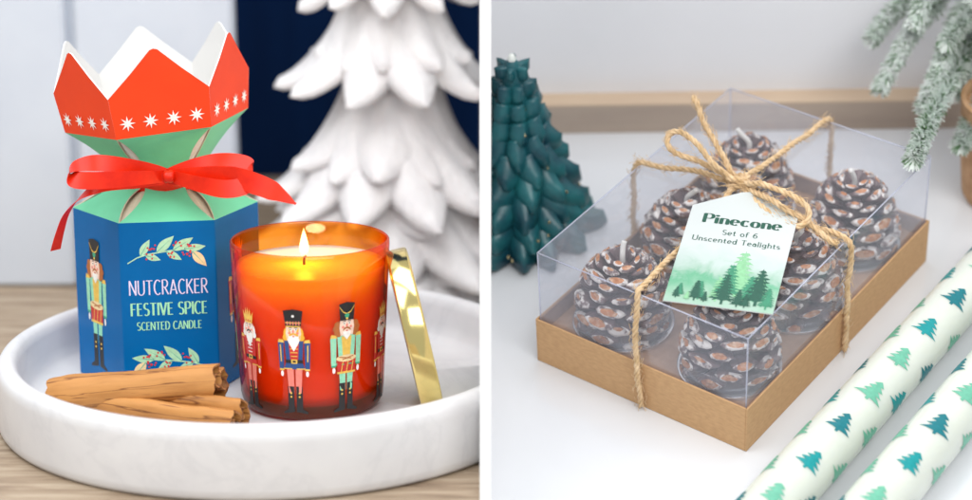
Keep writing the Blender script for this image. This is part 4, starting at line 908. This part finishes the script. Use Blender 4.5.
twig([top, Pd(945, -20, 99), Pd(915, -6, 99), Pd(892, 14, 98.5), Pd(874, 36, 98)], 4)
twig([top, Pd(1000, 40, 98), Pd(985, 90, 97), Pd(972, 120, 96), Pd(962, 143, 95)], 5)
twig([top, Pd(992, 30, 99), Pd(978, 55, 98), Pd(964, 72, 97.5), Pd(955, 90, 97)], 6)
twig([top, Pd(960, -25, 97), Pd(940, -16, 96.5), Pd(925, 0, 96), Pd(916, 22, 96)], 7)
twig([top, Pd(1010, 40, 100), Pd(1030, 80, 100), Pd(1040, 130, 100)], 8)
twig([top, Pd(975, 0, 97), Pd(962, 22, 96), Pd(948, 40, 95)], 9)

# ================================================================== light
def area(name, loc, to, sx, sy, W, col=(1, 1, 1)):
    l = bpy.data.lights.new(name, 'AREA'); l.shape = 'RECTANGLE'; l.size = sx*CM; l.size_y = sy*CM; l.energy = W; l.color = col
    o = bpy.data.objects.new(name, l); C.objects.link(o); loc = Vector(loc)*CM; o.location = loc
    o.rotation_euler = (Vector(to)*CM-loc).to_track_quat('-Z', 'Y').to_euler(); return o
pl = bpy.data.lights.new('candle_flame_light', 'POINT'); pl.energy = .024; pl.color = (1, .68, .34); pl.shadow_soft_size = .004
po = bpy.data.objects.new('candle_flame_light', pl); C.objects.link(po); po.location = (jc+V(-.24, 0, WZ+.75))*CM
area('window_light', (-85, 35, 90), (-8, 88, 5), 80, 80, 3.2, (1, .98, .95))
area('overhead_light', (-5, 85, 125), (0, 92, 0), 110, 60, 8.3, (.98, .99, 1))
area('back_window_light', (55, 135, 95), (14, 85, 5), 60, 60, 5.2, (.95, .97, 1))
area('tree_fill_light', (-34, 50, 75), (-6, 105, 8), 45, 45, 2.2, (1, .99, .985))  # added fill, aimed to brighten the white tree
area('front_fill_light', (35, -35, 90), (0, 95, 8), 100, 60, 11.5, (1, .99, .97))  # added fill that whitens the divider edge and other faces towards the camera
w = bpy.data.worlds.new('World'); S.world = w; w.use_nodes = True
w.node_tree.nodes['Background'].inputs[0].default_value = (.93, .96, 1, 1); w.node_tree.nodes['Background'].inputs[1].default_value = .62

# ================================================================== camera
cd = bpy.data.cameras.new('Camera'); co = bpy.data.objects.new('Camera', cd); C.objects.link(co); S.camera = co
co.location = CAM*CM; co.rotation_euler = (PI/2-TH, 0, 0)
cd.sensor_fit = 'HORIZONTAL'; cd.sensor_width = 36; cd.lens = FPX/972*36; cd.clip_start = .01; cd.clip_end = 50
cd.dof.use_dof = True; cd.dof.focus_distance = .868; cd.dof.aperture_fstop = cd.lens/14.0
S.view_settings.view_transform = 'Standard'; S.view_settings.look = 'None'; S.view_settings.exposure = 0; S.view_settings.gamma = 1
S.render.engine = 'CYCLES'
S.cycles.max_bounces = 14; S.cycles.transparent_max_bounces = 24; S.cycles.transmission_bounces = 8; S.cycles.sample_clamp_indirect = 6
